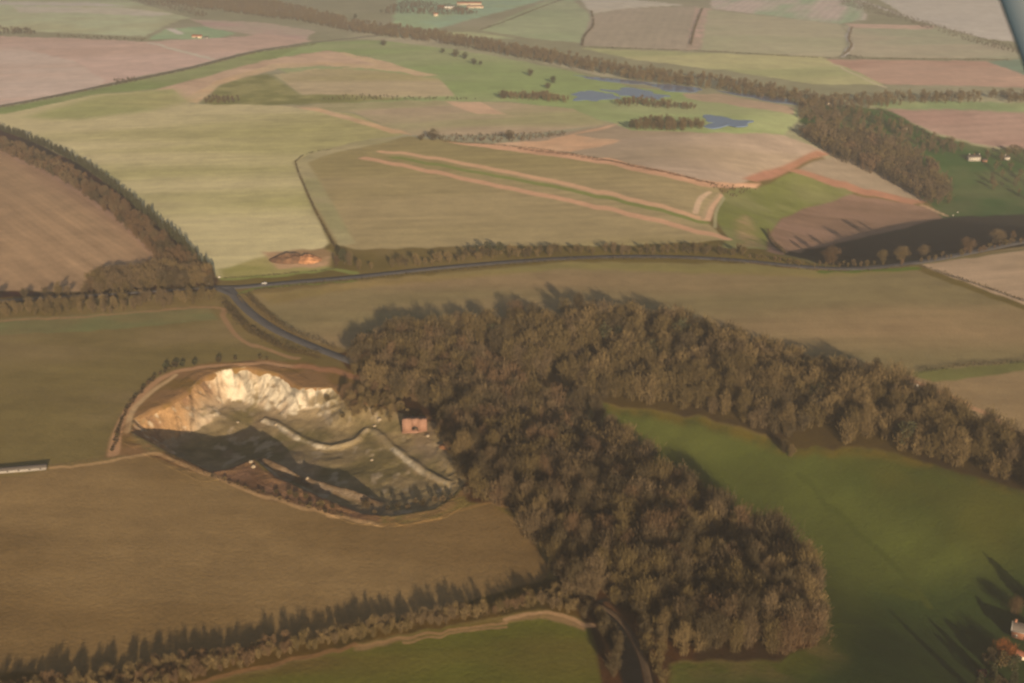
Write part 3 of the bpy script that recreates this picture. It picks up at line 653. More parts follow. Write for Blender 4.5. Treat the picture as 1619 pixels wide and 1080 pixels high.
def plant(kind, tint, x, y, h, label, group=None, var=None):
    var = random.randrange(4) if var is None else var
    a, b = proto(kind, tint, var); s_ = h / KH[kind]; nm, cat = KINDN[kind]
    e = empty(nm, (float(x), float(y), float(gz(x, y)[0]) - .05), random.random() * 6.283); e.scale = (s_ * random.uniform(.88, 1.12), s_ * random.uniform(.88, 1.12), s_)
    link("trunk", a, e); link("crown", b, e); tag(e, label, cat, group); return e
def scatter(poly, sp, seed):
    P = wpoly(poly); rng = np.random.default_rng(seed); x0, y0 = P.min(0); x1, y1 = P.max(0)
    X, Y = np.meshgrid(np.arange(x0, x1, sp), np.arange(y0, y1, sp)); X = X + rng.uniform(-.45, .45, X.shape) * sp; Y = Y + rng.uniform(-.45, .45, Y.shape) * sp
    X = X.ravel(); Y = Y.ravel(); m = inside(X, Y, P) & (X * X + Y * Y < 5200 ** 2) & ((fbm(X / 17, Y / 17, 66, 2) > .27) | (sp < 5.5)) & (seg_dist(X, Y, GAP)[0] > 8.5); return X[m], Y[m]
GAP = wline([(705,528),(735,545),(770,566),(800,589),(860,622),(935,656)])[:, :2]
# woods: outline of the ground they stand on, spacing, heights, tints, kind mix, wording
WOODS = [
 ('quarry', [(560,566),(600,545),(650,528),(728,534),(800,590),(850,622),(930,660),(990,722),(1060,792),(1150,852),(1230,884),(1275,924),(1302,972),(1290,1018),(1230,1040),(1060,1040),(1040,1000),(985,945),(960,940),(905,975),(872,905),(812,808),(755,792),(738,765),(728,705),(690,660),(640,640),(560,606)], 6.0, 9, 20, ['olive','dark','grey','red','olive','dark','grey','tan'], 'in the wood between the quarry and the green vale'),
 ('scrub', [(535,618),(600,618),(628,636),(620,662),(590,652),(545,650)], 4.6, 4, 8, ['olive','tan','red','olive'], 'on the overgrown slope left of the kiln'),
 ('scrub', [(688,650),(725,685),(748,750),(728,768),(708,718),(692,690)], 4.6, 4, 9, ['dark','olive','red','tan'], 'on the slope between the kiln and the dark gully'),
 ('lane', [(962,952),(1000,960),(1040,1000),(1052,1090),(1030,1060),(1010,1000)], 6, 7, 11, ['dark','olive','green'], 'beside the muddy lane at the foot of the photo'),
 ('lane', [(900,965),(945,965),(985,1020),(1005,1110),(985,1120),(950,1010)], 6, 6, 9, ['dark','olive'], 'on the field side of the muddy lane'),
 ('hanger', [(735,530),(800,512),(900,506),(1010,512),(1120,532),(1200,562),(1300,592),(1400,622),(1470,644),(1560,690),(1700,765),(1700,822),(1619,768),(1500,738),(1380,704),(1240,704),(1210,682),(1100,652),(960,632),(890,614),(820,592),(740,545)], 6.6, 11, 21, ['olive','grey','tan','olive','dark','olive','green','tan'], 'on the long wooded bank above the green vale'),
 ('lowbelt', [(-80,1112),(0,1088),(150,1072),(300,1040),(480,1012),(600,988),(700,972),(800,958),(880,930),(930,978),(850,958),(700,988),(560,1014),(400,1052),(300,1078),(180,1120)], 3.0, 3.0, 6.5, ['tan','red','olive','tan','grey'], 'in the thin tree belt between the two lowest fields'),
 ('leftbelt', [(-30,238),(0,222),(100,262),(200,330),(270,388),(330,436),(340,452),(250,456),(140,460),(150,440),(255,415),(180,345),(100,288),(0,240)], 7.5, 8, 12, ['red','grey','red','dark'], 'in the belt beside the bare ploughed field at left'),
 ('leftcopse', [(140,448),(245,432),(335,440),(342,456),(150,462)], 6.5, 10, 15, ['olive','grey','tan','dark'], 'in the clump of taller trees just west of the road junction'),
 ('leftrow', [(-60,500),(0,492),(170,478),(338,464),(345,478),(200,494),(0,505),(-60,512)], 7, 6, 10, ['grey','tan','olive'], 'along the road west of the junction'),
 ('leftrow', [(-40,474),(130,464),(150,452),(330,446),(330,455),(120,468),(-40,480)], 7, 6, 12, ['dark','olive','grey'], 'on the north side of the road west of the junction'),
 ('roadrow', [(575,426),(640,418),(760,402),(900,398),(1060,396),(1180,398),(1180,405),(1060,402),(900,406),(760,412),(640,424)], 7.5, 5, 9.5, ['grey','olive','dark','tan'], 'in the row along the north side of the main road'),
 ('ridge', [(1180,404),(1300,420),(1450,414),(1619,380),(1619,385),(1450,419),(1300,426),(1180,409)], 7, 3, 6, ['grey','olive','red'], 'on the road verge above the shaded dale'),
 ('copse', [(1262,214),(1300,206),(1400,224),(1470,262),(1500,296),(1502,322),(1472,326),(1400,284),(1320,252)], 8.5, 14, 19, ['grey','olive','dark','red'], 'in the dense copse beside the green hollow'),
 ('village', [(1290,180),(1360,178),(1440,205),(1500,228),(1530,240),(1470,250),(1400,215),(1300,200)], 12, 9, 15, ['green','olive','grey','green'], 'in the hollow around the white farmhouse'),
 ('village', [(1555,238),(1700,236),(1700,268),(1560,262)], 13, 9, 14, ['olive','green','grey'], 'in the hollow around the white farmhouse'),
 ('village', [(1565,262),(1700,270),(1700,315),(1620,318),(1560,300)], 22, 10, 14, ['olive','green','dark'], 'in the hollow around the white farmhouse'),
 ('river', [(380,-4),(470,12),(560,34),(700,54),(850,80),(1000,110),(1150,126),(1300,156),(1500,152),(1700,150),(1700,164),(1500,164),(1300,176),(1150,146),(1000,127),(850,98),(700,70),(560,52),(470,34),(300,12),(250,0)], 12, 9, 16, ['grey','tan','olive','grey'], 'river'),
 ('river', [(1255,160),(1330,164),(1370,190),(1300,200),(1260,186)], 11, 9, 15, ['grey','olive','green'], 'river'),
 ('river', [(790,148),(860,150),(905,160),(895,163),(800,157)], 9, 8, 12, ['grey','tan'], 'river'),
 ('river', [(960,166),(1000,158),(1100,168),(1105,175),(1000,170)], 9, 7, 11, ['grey','olive'], 'river'),
 ('river', [(993,196),(1060,192),(1115,200),(1110,208),(1000,206)], 8, 9, 14, ['grey','olive','dark'], 'river'),
 ('river', [(600,22),(700,24),(760,24),(700,6),(640,2)], 16, 9, 14, ['green','grey'], 'river'),
 ('river', [(1320,-8),(1360,0),(1450,30),(1540,56),(1640,84),(1640,94),(1530,66),(1440,38),(1330,8)], 11, 3, 6, ['grey','dark'], 'river'),
 ('river', [(180,126),(215,124),(218,130),(182,132)], 8, 3, 6, ['dark'], 'river'),
 ('river', [(318,164),(375,164),(385,157),(330,154)], 8, 5, 9, ['dark','olive'], 'river'),
 ('river', [(0,46),(60,48),(62,56),(0,55)], 13, 7, 12, ['grey','dark'], 'river'),
 ('river', [(90,56),(230,62),(228,66),(90,60)], 13, 3, 6, ['grey','dark'], 'river'),
 ('river', [(240,-6),(330,22),(322,28),(210,2)], 15, 6, 10, ['green','grey'], 'river'),
 ('river', [(660,214),(700,216),(860,212),(905,211),(870,220),(800,226),(700,224)], 8, 3, 6, ['dark','grey','red'], 'river'),
 ('river', [(1120,293),(1200,298),(1160,313),(1140,304)], 7, 2.5, 4, ['dark','red'], 'river'),
 ('river', [(480,154),(560,150),(800,158),(560,159),(490,158)], 9, 2.5, 4.5, ['olive','dark'], 'river'),
]
VEDGE = wline([(900,640),(930,660),(990,722),(1060,792),(1150,852),(1230,884),(1275,924)])[:, :2]
def build_woods():
    cand = []
    for k, (nm, poly, sp, h0, h1, tints, words) in enumerate(WOODS):
        X, Y = scatter(poly, sp, 200 + k); rng = np.random.default_rng(300 + k); H = rng.uniform(h0, h1, len(X)) * (.85 + .3 * fbm(X / 30, Y / 30, 88, 2))
        if nm == 'quarry': H = H * np.where(seg_dist(X, Y, VEDGE)[0] < 15, 1.3, 1)
        if nm == 'river': k_ = fbm(X / 45, Y / 45, 93, 2) > .27; X, Y, H = X[k_], Y[k_], H[k_] * .9
        Z = gz(X, Y); px, py, dz = proj(np.stack([X, Y, Z + H * .6], -1)); vis = (px > -60) & (px < PW + 60) & (py > -30) & (py < PH + 90)
        tt = fbm(X / 35, Y / 35, 90 + k, 2) * 1.7 - .35 + rng.uniform(-.16, .16, len(X))
        for i in np.nonzero(vis)[0]:
            t = tints[int(np.clip(tt[i], 0, .999) * len(tints))]
            if t == 'green' and nm in ('quarry', 'hanger') and rng.random() > .3: t = 'olive'
            inview = -5 < px[i] < PW + 5 and -5 < py[i] < PH + 25
            cand.append((H[i] / dz[i] if inview else 0, nm, words, t, X[i], Y[i], Z[i], H[i], dz[i]))
    near = [c for c in cand if c[1] != 'river']
    near.sort(key=lambda c: -c[0]); ind = set(id(c) for c in near[:N_SINGLE]); rest = []
    for c in cand:
        if id(c) in ind:
            kind = 'leafy' if c[3] == 'green' else random.choice(['bare', 'tall', 'tall', 'round'])
            words = c[2]; qx, qy, _ = proj(np.array([c[4], c[5], c[6]])); size = 'tall ' if c[7] > 15.5 else 'low ' if c[7] < 11 else ''
            if c[1] == 'quarry':
                edge = seg_dist(np.array([c[4]]), np.array([c[5]]), VEDGE)[0][0]
                words = ('on the meadow edge of the near wood' if edge < 16 else 'at the rounded tip of the near wood' if qx > 1170 else 'at the foot of the near wood by the lane' if qy > 950 else
                         'on the side of the near wood by the brown field' if qx < 900 + (qy - 900) * .3 else 'in the upper half of the near wood' if qy < 830 else 'in the middle of the near wood')
            elif c[1] == 'hanger': words = '%s of the wooded bank above the meadow' % ('at the right end' if qx > 1400 else 'in the middle' if qx > 1080 else 'on the left part')
            elif c[1] == 'lowbelt': words = 'in the thin belt between the two lowest fields, %s' % ('near the wood' if qx > 720 else 'midway' if qx > 380 else 'left end')
            if c[1] == 'lowbelt' : size = 'taller ' if c[7] > 6 else ''
            plant(kind, c[3], c[4], c[5], c[7], ("%s%s evergreen tree %s" if kind == 'leafy' else "%sbare %s tree %s") % (size, WORD[c[3]], words), "trees " + words)
        else: rest.append(c)
    # the rest of the wood as one mass, and the far-off river woods as another
    tl = list(TINT); protos = {}
    for far in (0, 1):
        for v in range(6):
            tv, tf, cv, cf = bare_tree(900 + v, 16, 3.8, 13, 860 if not far else 150, .17 if not far else .6, 2.1 if not far else 2.4)
            gv, gf, gc, gcf = leafy(950 + v, 16, 4.4, 260 if not far else 90, 1.1 if not far else 1.9)
            protos[far, 0, v] = (tv, tf, cv, cf); protos[far, 1, v] = (gv, gf, gc, gcf)
    for nm, cat, label, sel, far in (('woodland', 'woodland', 'dense mass of bare brown winter trees on the bank and in the middle of the woods', lambda c: c[1] != 'river', 0),
                                     ('distant_woodland', 'woodland', 'hazy far-off belts of bare trees along the river and field edges', lambda c: c[1] == 'river', 1)):
        V = []; F = []; M = []; n = 0
        for i, c in enumerate([c for c in rest if sel(c)]):
            f = 1 if (far or c[8] > 1250) else 0
            tv, tf, cv, cf = protos[f, int(c[3] == 'green'), i % 6]; s_ = c[7] / 16; a = random.random() * 6.283; ca, sa = math.cos(a), math.sin(a); R_ = np.array([[ca, -sa, 0], [sa, ca, 0], [0, 0, 1]]).T
            v = np.vstack([tv, cv]) @ R_ * np.array([s_ * 1.05, s_ * 1.05, s_]) + np.array([c[4], c[5], c[6]]); V.append(v)
            F.append(np.vstack([tf, cf + len(tv)]) + n); M.append(np.concatenate([np.full(len(tf), len(tl)), np.full(len(cf), tl.index(c[3]))])); n += len(v)
        me = np_mesh(nm, np.vstack(V), np.vstack(F), [TM[t] for t in tl] + [BARK], np.concatenate(M))
        tag(link(nm, me), label, cat, None, "stuff"); print("WOOD", nm, len(V), "trees", sum(map(len, F)), "quads")
    print("CAND", len(cand), {n_: sum(1 for c in cand if c[1] == n_) for n_ in set(c[1] for c in cand)})
N_SINGLE = 290
build_woods()

# conifer edge of the left belt
def along(pts, sp, seed, jit=1.5):
    P = wline(pts)[:, :2]; L = np.concatenate([[0], np.cumsum(np.hypot(*np.diff(P, axis=0).T))]); rng = np.random.default_rng(seed)
    s_ = np.arange(sp * .3, L[-1], sp) + rng.uniform(-.3, .3, len(np.arange(sp * .3, L[-1], sp))) * sp
    return np.interp(s_, L, P[:, 0]) + rng.normal(0, jit, len(s_)), np.interp(s_, L, P[:, 1]) + rng.normal(0, jit, len(s_))
def row(kind, tints, pts, sp, h0, h1, label, group, seed=1, jit=1.5):
    X, Y = along(pts, sp, seed, jit)
    for i, (x, y) in enumerate(zip(X, Y)):
        px, py, _ = proj(np.array([x, y, 5.0]))
        if not (-30 < px < PW + 30 and py < PH + 60): continue
        plant(kind, tints[i % len(tints)], x, y, random.uniform(h0, h1), label, group)
row('conifer', ['green'], [(-20,198),(0,206),(60,228),(110,252),(160,283),(210,323),(258,364),(300,402),(338,440)], 4.6, 9, 14, 'dark green conifer on the edge of the belt facing the pale field', 'conifers edging the left belt', 3, 1)
0 and row('conifer', ['green'], [(0,214),(70,250),(140,290),(210,340),(262,386)], 13, 8, 12, 'dark green conifer just inside the edge of the left belt', 'conifers inside the left belt', 4, 2)
row('leafy', ['green'], [(562,562),(575,548),(600,540),(640,534),(680,538)], 8, 9, 12, 'dark evergreen on the north-west corner of the quarry wood', 'evergreens at the corner of the quarry wood', 5, 2)
row('shrub', ['dark', 'olive', 'red'], [(180,716),(186,680),(200,650),(225,616),(250,594),(275,584)], 5, 1.5, 3, 'low scrubby shrub on the western rim of the quarry', 'shrubs on the western quarry rim', 6, .8)
row('shrub', ['dark', 'tan', 'red'], [(330,752),(390,770),(440,788),(500,806),(560,820)], 7, 1.5, 3, 'low shrub on the ledge along the near quarry rim', 'shrubs on the near quarry rim', 7, 1)
row('shrub', ['dark', 'olive'], [(430,778),(470,790),(520,806)], 6, 2, 4, 'dark bush above the two shaded trenches of the quarry', 'bushes above the quarry trenches', 8, 2)
row('shrub', ['olive', 'tan', 'grey'], [(545,640),(590,642),(640,655),(700,672)], 4.5, 2, 5, 'scrub bush on the overgrown back slope of the quarry', 'bushes on the overgrown quarry slope', 9, 4)
row('shrub', ['olive', 'dark', 'tan'], [(530,622),(580,632),(640,648)], 4.5, 3, 6, 'scrub bush near the top of the overgrown quarry slope', 'bushes at the top of the quarry slope', 12, 3)
row('shrub', ['dark', 'grey'], [(580,800),(640,796),(700,790),(728,776)], 4, 2, 4, 'dark bush on the quarry floor by its eastern end', 'bushes at the eastern end of the quarry floor', 10, 4)
for i, (px, py, h, t, lb) in enumerate([
  (262,583,4.2,'green','small dark bush, leftmost of the line on the quarry rim'),(277,581,4.5,'dark','slim dark bush, second from the left on the quarry rim'),(288,580,4.0,'green','round dark bush, third from the left on the quarry rim'),
  (308,577,3.6,'green','small dark bush, fourth from the left on the quarry rim'),(346,573,4.2,'dark','wide bush at the middle of the quarry rim'),(372,569,2.6,'dark','low bush right of the middle of the quarry rim'),
  (411,567,2.6,'olive','faint low bush on the rim above the white chalk face'),(422,569,2.0,'olive','tiny bush on the rim above the white chalk face, just before the road')]):
    p = at([px], [py])[0]; plant('shrub', t, p[0], p[1], h, lb, 'bushes along the far quarry rim')
for px, py, kind, t, h, lb in [
  (1312,417,'round','red',15,'largest round bare tree on the ridge road above the shaded dale'),(1396,412,'round','olive',9,'low round tree on the ridge road right of the largest one'),
  (1424,410,'round','tan',11,'pale round tree, middle of the ridge trees over the dark shade'),(1460,404,'round','grey',9,'small grey tree on the ridge road just before the field corner'),
  (1530,396,'round','red',12,'reddish bare tree on the ridge road above the pale field'),(1575,384,'round','grey',12,'grey bare tree on the ridge road at the far right'),
  (1600,380,'bare','red',9,'small reddish tree at the right end of the ridge road'),
  (545,418,'leafy','green',15,'dark evergreen at the foot of the field hedge by the main road'),(553,420,'bare','grey',12,'bare tree right of the evergreen by the main road'),(532,420,'bare','red',9,'small bare tree left of the evergreen by the main road'),
  (568,426,'bare','tan',9,'pale bare tree at the start of the roadside row'),(770,402,'leafy','green',13,'broad evergreen standing out of the roadside row'),(790,402,'leafy','green',12,'second broad evergreen right beside the first in the roadside row'),
  (752,404,'leafy','green',10,'smaller evergreen left of the two broad ones in the roadside row'),
  (685,222,'round','dark',15,'dark round tree at the left end of the mid-field hedge'),(805,220,'round','dark',12,'dark round tree in the middle of the mid-field hedge'),(666,222,'round','olive',8,'small tree just left of the mid-field hedge'),
  (607,72,'round','dark',13,'dark lone tree in the far meadow by the river wood'),(750,102,'round','green',12,'dark tree in the far meadow, left one of a close pair'),(760,104,'leafy','green',10,'dark tree in the far meadow, right one of a close pair'),
  (838,120,'round','dark',13,'lone dark tree in the middle of the river meadow'),(875,131,'round','green',11,'lone dark tree in the river meadow nearer the ponds'),(866,140,'round','dark',10,'lower dark tree just above the meadow copse'),
  (720,90,'round','dark',14,'dark tree in the cluster left of the pair in the far meadow'),(735,93,'round','green',13,'dark tree at the right of the cluster in the far meadow'),(700,84,'leafy','green',12,'leftmost dark tree of the cluster in the far meadow'),
  (796,156,'round','dark',13,'taller dark tree at the left end of the meadow copse'),(998,204,'leafy','green',14,'dark evergreen at the left end of the copse below the ponds'),
  (562,30,'leafy','green',15,'dark tree clump left of the far farm'),
  (94,470,'leafy','olive',10,'rounded tree standing alone by the road at far left'),
  (1240,716,'bare','dark',9,'dark small tree jutting from the wooded bank into the green vale'),(1250,722,'bare','tan',8,'pale small tree at the tip of the spur in the green vale'),
  (1384,600,'tall','dark',15,'tall dark tree at the top of the wooded bank by the hedge end'),(1412,612,'leafy','green',13,'dark evergreen at the top of the wooded bank by the hedge end'),
  (915,505,'tall','dark',20,'tallest dark tree on the skyline edge of the wooded bank'),(818,506,'round','red',15,'round reddish tree on the upper left edge of the wooded bank'),(725,520,'round','grey',14,'round grey tree where the two woods meet'),
  (770,690,'round','red',17,'large reddish tree at the back of the quarry wood'),(800,662,'round','red',16,'reddish round tree behind the large one in the quarry wood'),
  (735,678,'round','orange',9,'small orange-red tree beside the shaded gully of the quarry wood')]:
    p = at([px], [py])[0]; plant(kind, t, p[0], p[1], h, lb)
for px, py, kind, t, h, lb in [
  (1568,1078,'conifer','green',13,'dark conifer in the bottom right corner, left of the orange roof'),(1545,1100,'conifer','green',14,'lowest dark conifer in the bottom right corner'),(1582,1056,'leafy','olive',9,'olive round tree in the bottom right corner beside the orange tree'),
  (1562,1050,'leafy','dark',9,'dark round tree at the edge of the corner clump'),(1588,1040,'round','orange',9,'orange-brown tree between the corner buildings'),(1600,1060,'leafy','green',9,'dark round tree below the orange-brown tree'),
  (1606,970,'round','red',8,'reddish bare tree above the house in the bottom right corner'),(1640,960,'conifer','green',15,'tall conifer at the right edge above the corner house'),(1655,985,'conifer','green',14,'second conifer at the right edge above the corner house'),
  (1600,1090,'conifer','green',12,'dark conifer at the very bottom of the right corner'),(1580,1100,'leafy','dark',10,'dark round tree at the very bottom of the right corner')]:
    p = at([px], [py])[0]; plant(kind, t, p[0], p[1], h, lb)

# ------------------------------------------------------------------ hedges
def hedge(pts, h, wd, tints, label, dn=1.0, curved=True, group='field hedges'):
    P = wline(pts, curved)[:, :2]; L = np.concatenate([[0], np.cumsum(np.hypot(*np.diff(P, axis=0).T))]); D = np.hypot(*P.mean(0)); cs = float(np.clip(D / 700, .6, 3.2))
    n = int(L[-1] * 7 * dn / cs); rng = np.random.default_rng(len(label) + int(L[-1])); s_ = np.sort(rng.random(n)) * L[-1]
    x = np.interp(s_, L, P[:, 0]); y = np.interp(s_, L, P[:, 1]); gap = fbm(s_ / 14, s_ * 0 + len(label), 7, 3); hh = h * (.55 + .9 * fbm(s_ / 6, s_ * 0 + 3.3, 8, 3))
    keep = gap > .26; x, y, hh = x[keep], y[keep], hh[keep]; n = len(x)
    x = x + rng.normal(0, wd * .33, n); y = y + rng.normal(0, wd * .33, n); z = terrain(x, y) + rng.uniform(0, .8, n) * hh
    D3 = rng.normal(0, .5, (n, 3)) + [0, 0, .7]; V, F = cards(np.stack([x, y, z], -1), D3, rng.uniform(.3, .6, n) * hh + .2, rng.uniform(.18, .34, n) * cs, rng)
    mi = (fbm(x / 20, y / 20, 12, 2) * 1.6 - .3 + rng.uniform(-.2, .2, n)).clip(0, .999) * len(tints)
    tag(link("hedge", np_mesh("hedge", V, F, [TM[t] for t in tints], mi.astype(int))), label, "hedge", group)
for a in [
 ([(467,256),(474,278),(496,328),(512,360),(530,392)], 1.8, 2, ['dark','olive'], 'dark hedge running down the right side of the pale green field'),
 ([(467,256),(478,247),(500,240),(524,237)], 1.4, 2, ['dark'], 'short curved hedge at the top corner of the pale green field'),
 ([(700,224),(790,230),(880,240),(960,254),(1050,272),(1130,292)], 1.6, 2.5, ['dark','red'], 'long thin hedge between the two striped fields in mid picture'),
 ([(920,75),(1100,81),(1300,92),(1450,94),(1600,96)], 3, 4, ['grey','dark'], 'long straight hedge across the upper right fields'),
 ([(1455,421),(1500,436),(1560,456),(1640,484)], 2.2, 2.2, ['dark','olive'], 'dark hedge below the pale field at the right edge'),
 ([(1424,596),(1480,586),(1530,579),(1580,577),(1660,570)], 2.4, 2.4, ['dark','green'], 'dark hedge from the wooded bank to the right edge'),
 ([(935,18),(938,40),(924,58),(920,74)], 4, 5, ['grey','dark'], 'hedge bending down to the river wood in the far fields'),
 ([(760,48),(800,34),(850,14),(900,-4)], 3, 5, ['grey','dark'], 'hedge climbing to the right of the far farm'),
 ([(392,466),(404,482),(430,504),(460,524),(500,540),(532,552)], 3.2, 4.2, ['dark'], 'hedge on the right side of the side road to the wood'),
 ([(352,474),(366,496),(392,520),(430,542),(470,556),(505,562)], 3.4, 5, ['olive','dark','dark'], 'hedge on the left side of the side road to the wood', 1.5),
 ([(386,480),(376,468),(390,468),(420,494),(440,508)], 1.0, 1.6, ['olive'], 'low hedge on the grass spit at the road junction'),
 ([(400,460),(470,452),(560,444),(640,436),(720,428),(800,420)], 2.0, 2.0, ['dark'], 'low dark hedge along the south side of the main road'),
 ([(800,420),(900,412),(1000,410),(1100,411),(1180,418)], 2.2, 2.2, ['dark'], 'low hedge on the south verge above the wide brown field'),
 ([(1180,416),(1260,426),(1340,430),(1400,426),(1450,420)], 1.8, 2.2, ['dark','red'], 'bushy hedge on the south side of the ridge road'),
 ([(350,441),(400,438),(460,433),(530,426)], 1.2, 1.4, ['dark'], 'thin dark hedge between the pale green field and the main road'),
 ([(-40,482),(60,474),(180,464),(330,455)], 2.4, 3, ['dark','olive'], 'dark hedge beside the road west of the junction'),
 ([(-100,184),(0,171),(60,160),(180,135),(300,110),(400,85),(500,70)], 3.0, 4, ['dark','olive'], 'long dark hedge along the far road at upper left'),
 ([(1347,44),(1342,62),(1346,74),(1334,88)], 4, 5, ['grey'], 'short wavy hedge between two upper right fields'),
 ([(1326,91),(1350,90),(1362,92)], 5, 6, ['dark'], 'dark clump of hedge at the foot of the wavy hedge'),
 ([(1110,14),(1098,46),(1092,72)], 4, 5, ['grey','dark'], 'short upright hedge between the far striped fields'),
 ([(1385,172),(1420,190),(1470,214),(1500,232)], 3.5, 5, ['dark','green'], 'dark hedge edging the red field above the hollow'),
 ([(1214,364),(1220,380),(1240,402)], 3, 3, ['dark'], 'short dark hedge at the left tip of the red-brown field'),
 ([(186,700),(188,680),(196,658),(214,630),(240,602)], 1.2, 1.6, ['red','dark'], 'ragged low hedge round the western quarry edge'),
 ([(262,718),(330,750),(400,776),(470,796),(560,820)], .9, 1.2, ['dark','red'], 'broken low hedge along the near quarry rim'),
 ([(-60,1098),(100,1080),(300,1046),(480,1016),(600,994),(760,972),(860,950)], 1.6, 4, ['red','tan','dark'], 'rough undergrowth hedge beneath the low tree belt'),
]: hedge(*a)

# ================================================================== BUILDINGS AND SMALL THINGS
def rgb(c): return tuple(lin(c))
SLATE = plain("slate_roof", (.10, .09, .085)); PANTILE = plain("red_roof", (.34, .15, .09)); WHITEW = plain("white_render", (.50, .48, .44)); BRICKW = plain("brick", (.30, .15, .10))
PINKB = plain("pink_brick", (.25, .145, .105)); DARK = plain("dark_opening", (.02, .02, .022), .6); GLASS = plain("window_glass", (.04, .05, .06), .1, .5); CREAMW = plain("cream_wall", (.60, .52, .42)); TIMB = plain("timber", (.12, .09, .06))
ORNG = plain("orange_roof", (.17, .07, .045)); METAL = plain("pale_metal", (.38, .37, .35), .6); CHALK = noise_mat("chalk_block", (.22, .18, .13), (.36, .31, .23), .8, .95, 4)
def building(name, px, py, L, Wd, H, rise, rz, wall, roof, label, cat, wins=0, floors=1, chim=0, door=True, group=None):
    p = at([px], [py])[0]; z = float(gz(p[0], p[1])[0]) - .15; e = empty(name, (p[0], p[1], z), math.radians(rz)); tag(e, label, cat, group)
    m = MB(); m.box(-L / 2, L / 2, -Wd / 2, Wd / 2, 0, H + .15)
    m.prism([(-Wd / 2 + .01, H + .12), (Wd / 2 - .01, H + .12), (.03, H + rise - .05), (-.03, H + rise - .05)], 'x', -L / 2 + .01, L / 2 - .01); m.build("wall", wall, e)
    r = MB(); t = .22; o = .4
    for sg in (-1, 1):
        a = (sg * (Wd / 2 + o), H - rise * o / (Wd / 2) + .15); b = (sg * .0, H + rise + .15)
        r.prism([a, b, (b[0], b[1] + t), (a[0], a[1] + t)], 'x', -L / 2 - o, L / 2 + o)
    rf = r.build("roof", roof, e)
    for c in range(chim):
        cx = -L / 2 + 1 + (L - 2) * (c / max(1, chim - 1)); cm = MB(); cm.box(cx - .5, cx + .5, -.4, .4, H + rise - .8, H + rise + 1.5); cm.box(cx - .6, cx + .6, -.5, .5, H + rise + 1.5, H + rise + 1.7); cm.build("chimney", wall if c != 1 else BRICKW, rf)
    for f in range(floors):
        for i in range(wins):
            x = -L / 2 + L * (i + .5) / wins; z0 = .9 + f * 2.7
            if door and f == 0 and i == wins // 2: continue
            wm = MB(); wm.box(x - .55, x + .55, -Wd / 2 - .05, -Wd / 2 + .05, z0, z0 + 1.3); fr = wm.build("window", WHITEW if wall is not WHITEW else TIMB, e)
            g = MB(); g.box(x - .45, x + .45, -Wd / 2 - .08, -Wd / 2 - .03, z0 + .1, z0 + 1.2); g.build("pane", GLASS, fr)
    if door:
        x = -L / 2 + L * (wins // 2 + .5) / max(1, wins); dw = .55 if wins else min(2.2, L * .15); dh = 2.1 if wins else min(3.4, H * .8)
        dm = MB(); dm.box(x - dw, x + dw, -Wd / 2 - .06, -Wd / 2 + .05, 0, dh); dm.build("door", TIMB if wins else DARK, e)
    return e
building('farmhouse', 1539, 254, 17, 8, 5.8, 3.2, 4, WHITEW, SLATE, 'white farmhouse with three chimneys among trees in the green hollow', 'house', 5, 2, 3)
building('outhouse', 1556, 256, 6, 6, 3, 2, 4, BRICKW, SLATE, 'low brown brick outhouse joined to the right end of the white farmhouse', 'outbuilding', 1, 1)
building('cottage', 1591, 253, 7, 6, 4.5, 2.4, 8, WHITEW, SLATE, 'small white cottage in the trees right of the white farmhouse', 'house', 2, 1, 1)
building('house', 1430, 206, 8, 6, 4.5, 2.5, -10, CREAMW, SLATE, 'cream cottage among dark trees above the hollow', 'house', 2, 1, 1)
building('house', 1309, 166, 7, 6, 4, 2, 0, CREAMW, SLATE, 'tiny pale house in the trees by the river', 'house', 2, 1, 1)
building('barn', 312, 60, 24, 10, 4, 4, -6, CREAMW, PANTILE, 'lone low barn with pink roof on the far green paddock at left', 'barn')
building('shed', 326, 61, 10, 7, 3, 2, -6, METAL, SLATE, 'small grey shed just right of the lone pink-roofed barn', 'shed')
building('barn', 742, 8, 78, 18, 6, 5, 0, CREAMW, PANTILE, 'longest red-roofed barn of the far farm at the top', 'barn')
building('barn', 751, 13, 52, 14, 5, 4, 2, CREAMW, plain("faded_roof", (.42, .27, .2)), 'faded pinkish barn in front of the longest one at the far farm', 'barn')
building('barn', 711, 15, 30, 14, 6, 4, -4, WHITEW, plain("white_roof", (.8, .8, .76)), 'bright white barn left of the red-roofed ones at the far farm', 'barn')
building('shed', 728, 16, 12, 9, 4, 2.5, 0, WHITEW, SLATE, 'small white shed between the white barn and the faded barn', 'shed')
building('shed', 738, 16.5, 10, 9, 4, 2.5, 0, WHITEW, SLATE, 'second small white shed in front of the faded barn', 'shed')
building('house', 689, 26, 12, 10, 7, 4, 10, CREAMW, PANTILE, 'detached pale house below and left of the far farm', 'house', 3, 2, 1)
building('house', 697, 13, 20, 10, 5, 4, 0, BRICKW, PANTILE, 'red brick farmhouse left of the bright white barn at the far farm', 'house', 3, 2, 2)
building('house', 1620, 1006, 12, 7, 4.2, 2.6, -24, BRICKW, SLATE, 'brick house with dark roof and pale verges at the right edge below the green vale', 'house', 3, 1, 1)
building('shed', 1552, 1068, 2.8, 2.6, 2.2, 1.3, 12, BRICKW, ORNG, 'tiny shed with bright orange-red roof in the bottom right corner', 'shed')
building('shed', 1614, 1040, 4, 3.4, 2.4, 1.3, -30, CREAMW, ORNG, 'small cream shed with orange roof beside the orange-brown tree', 'shed')
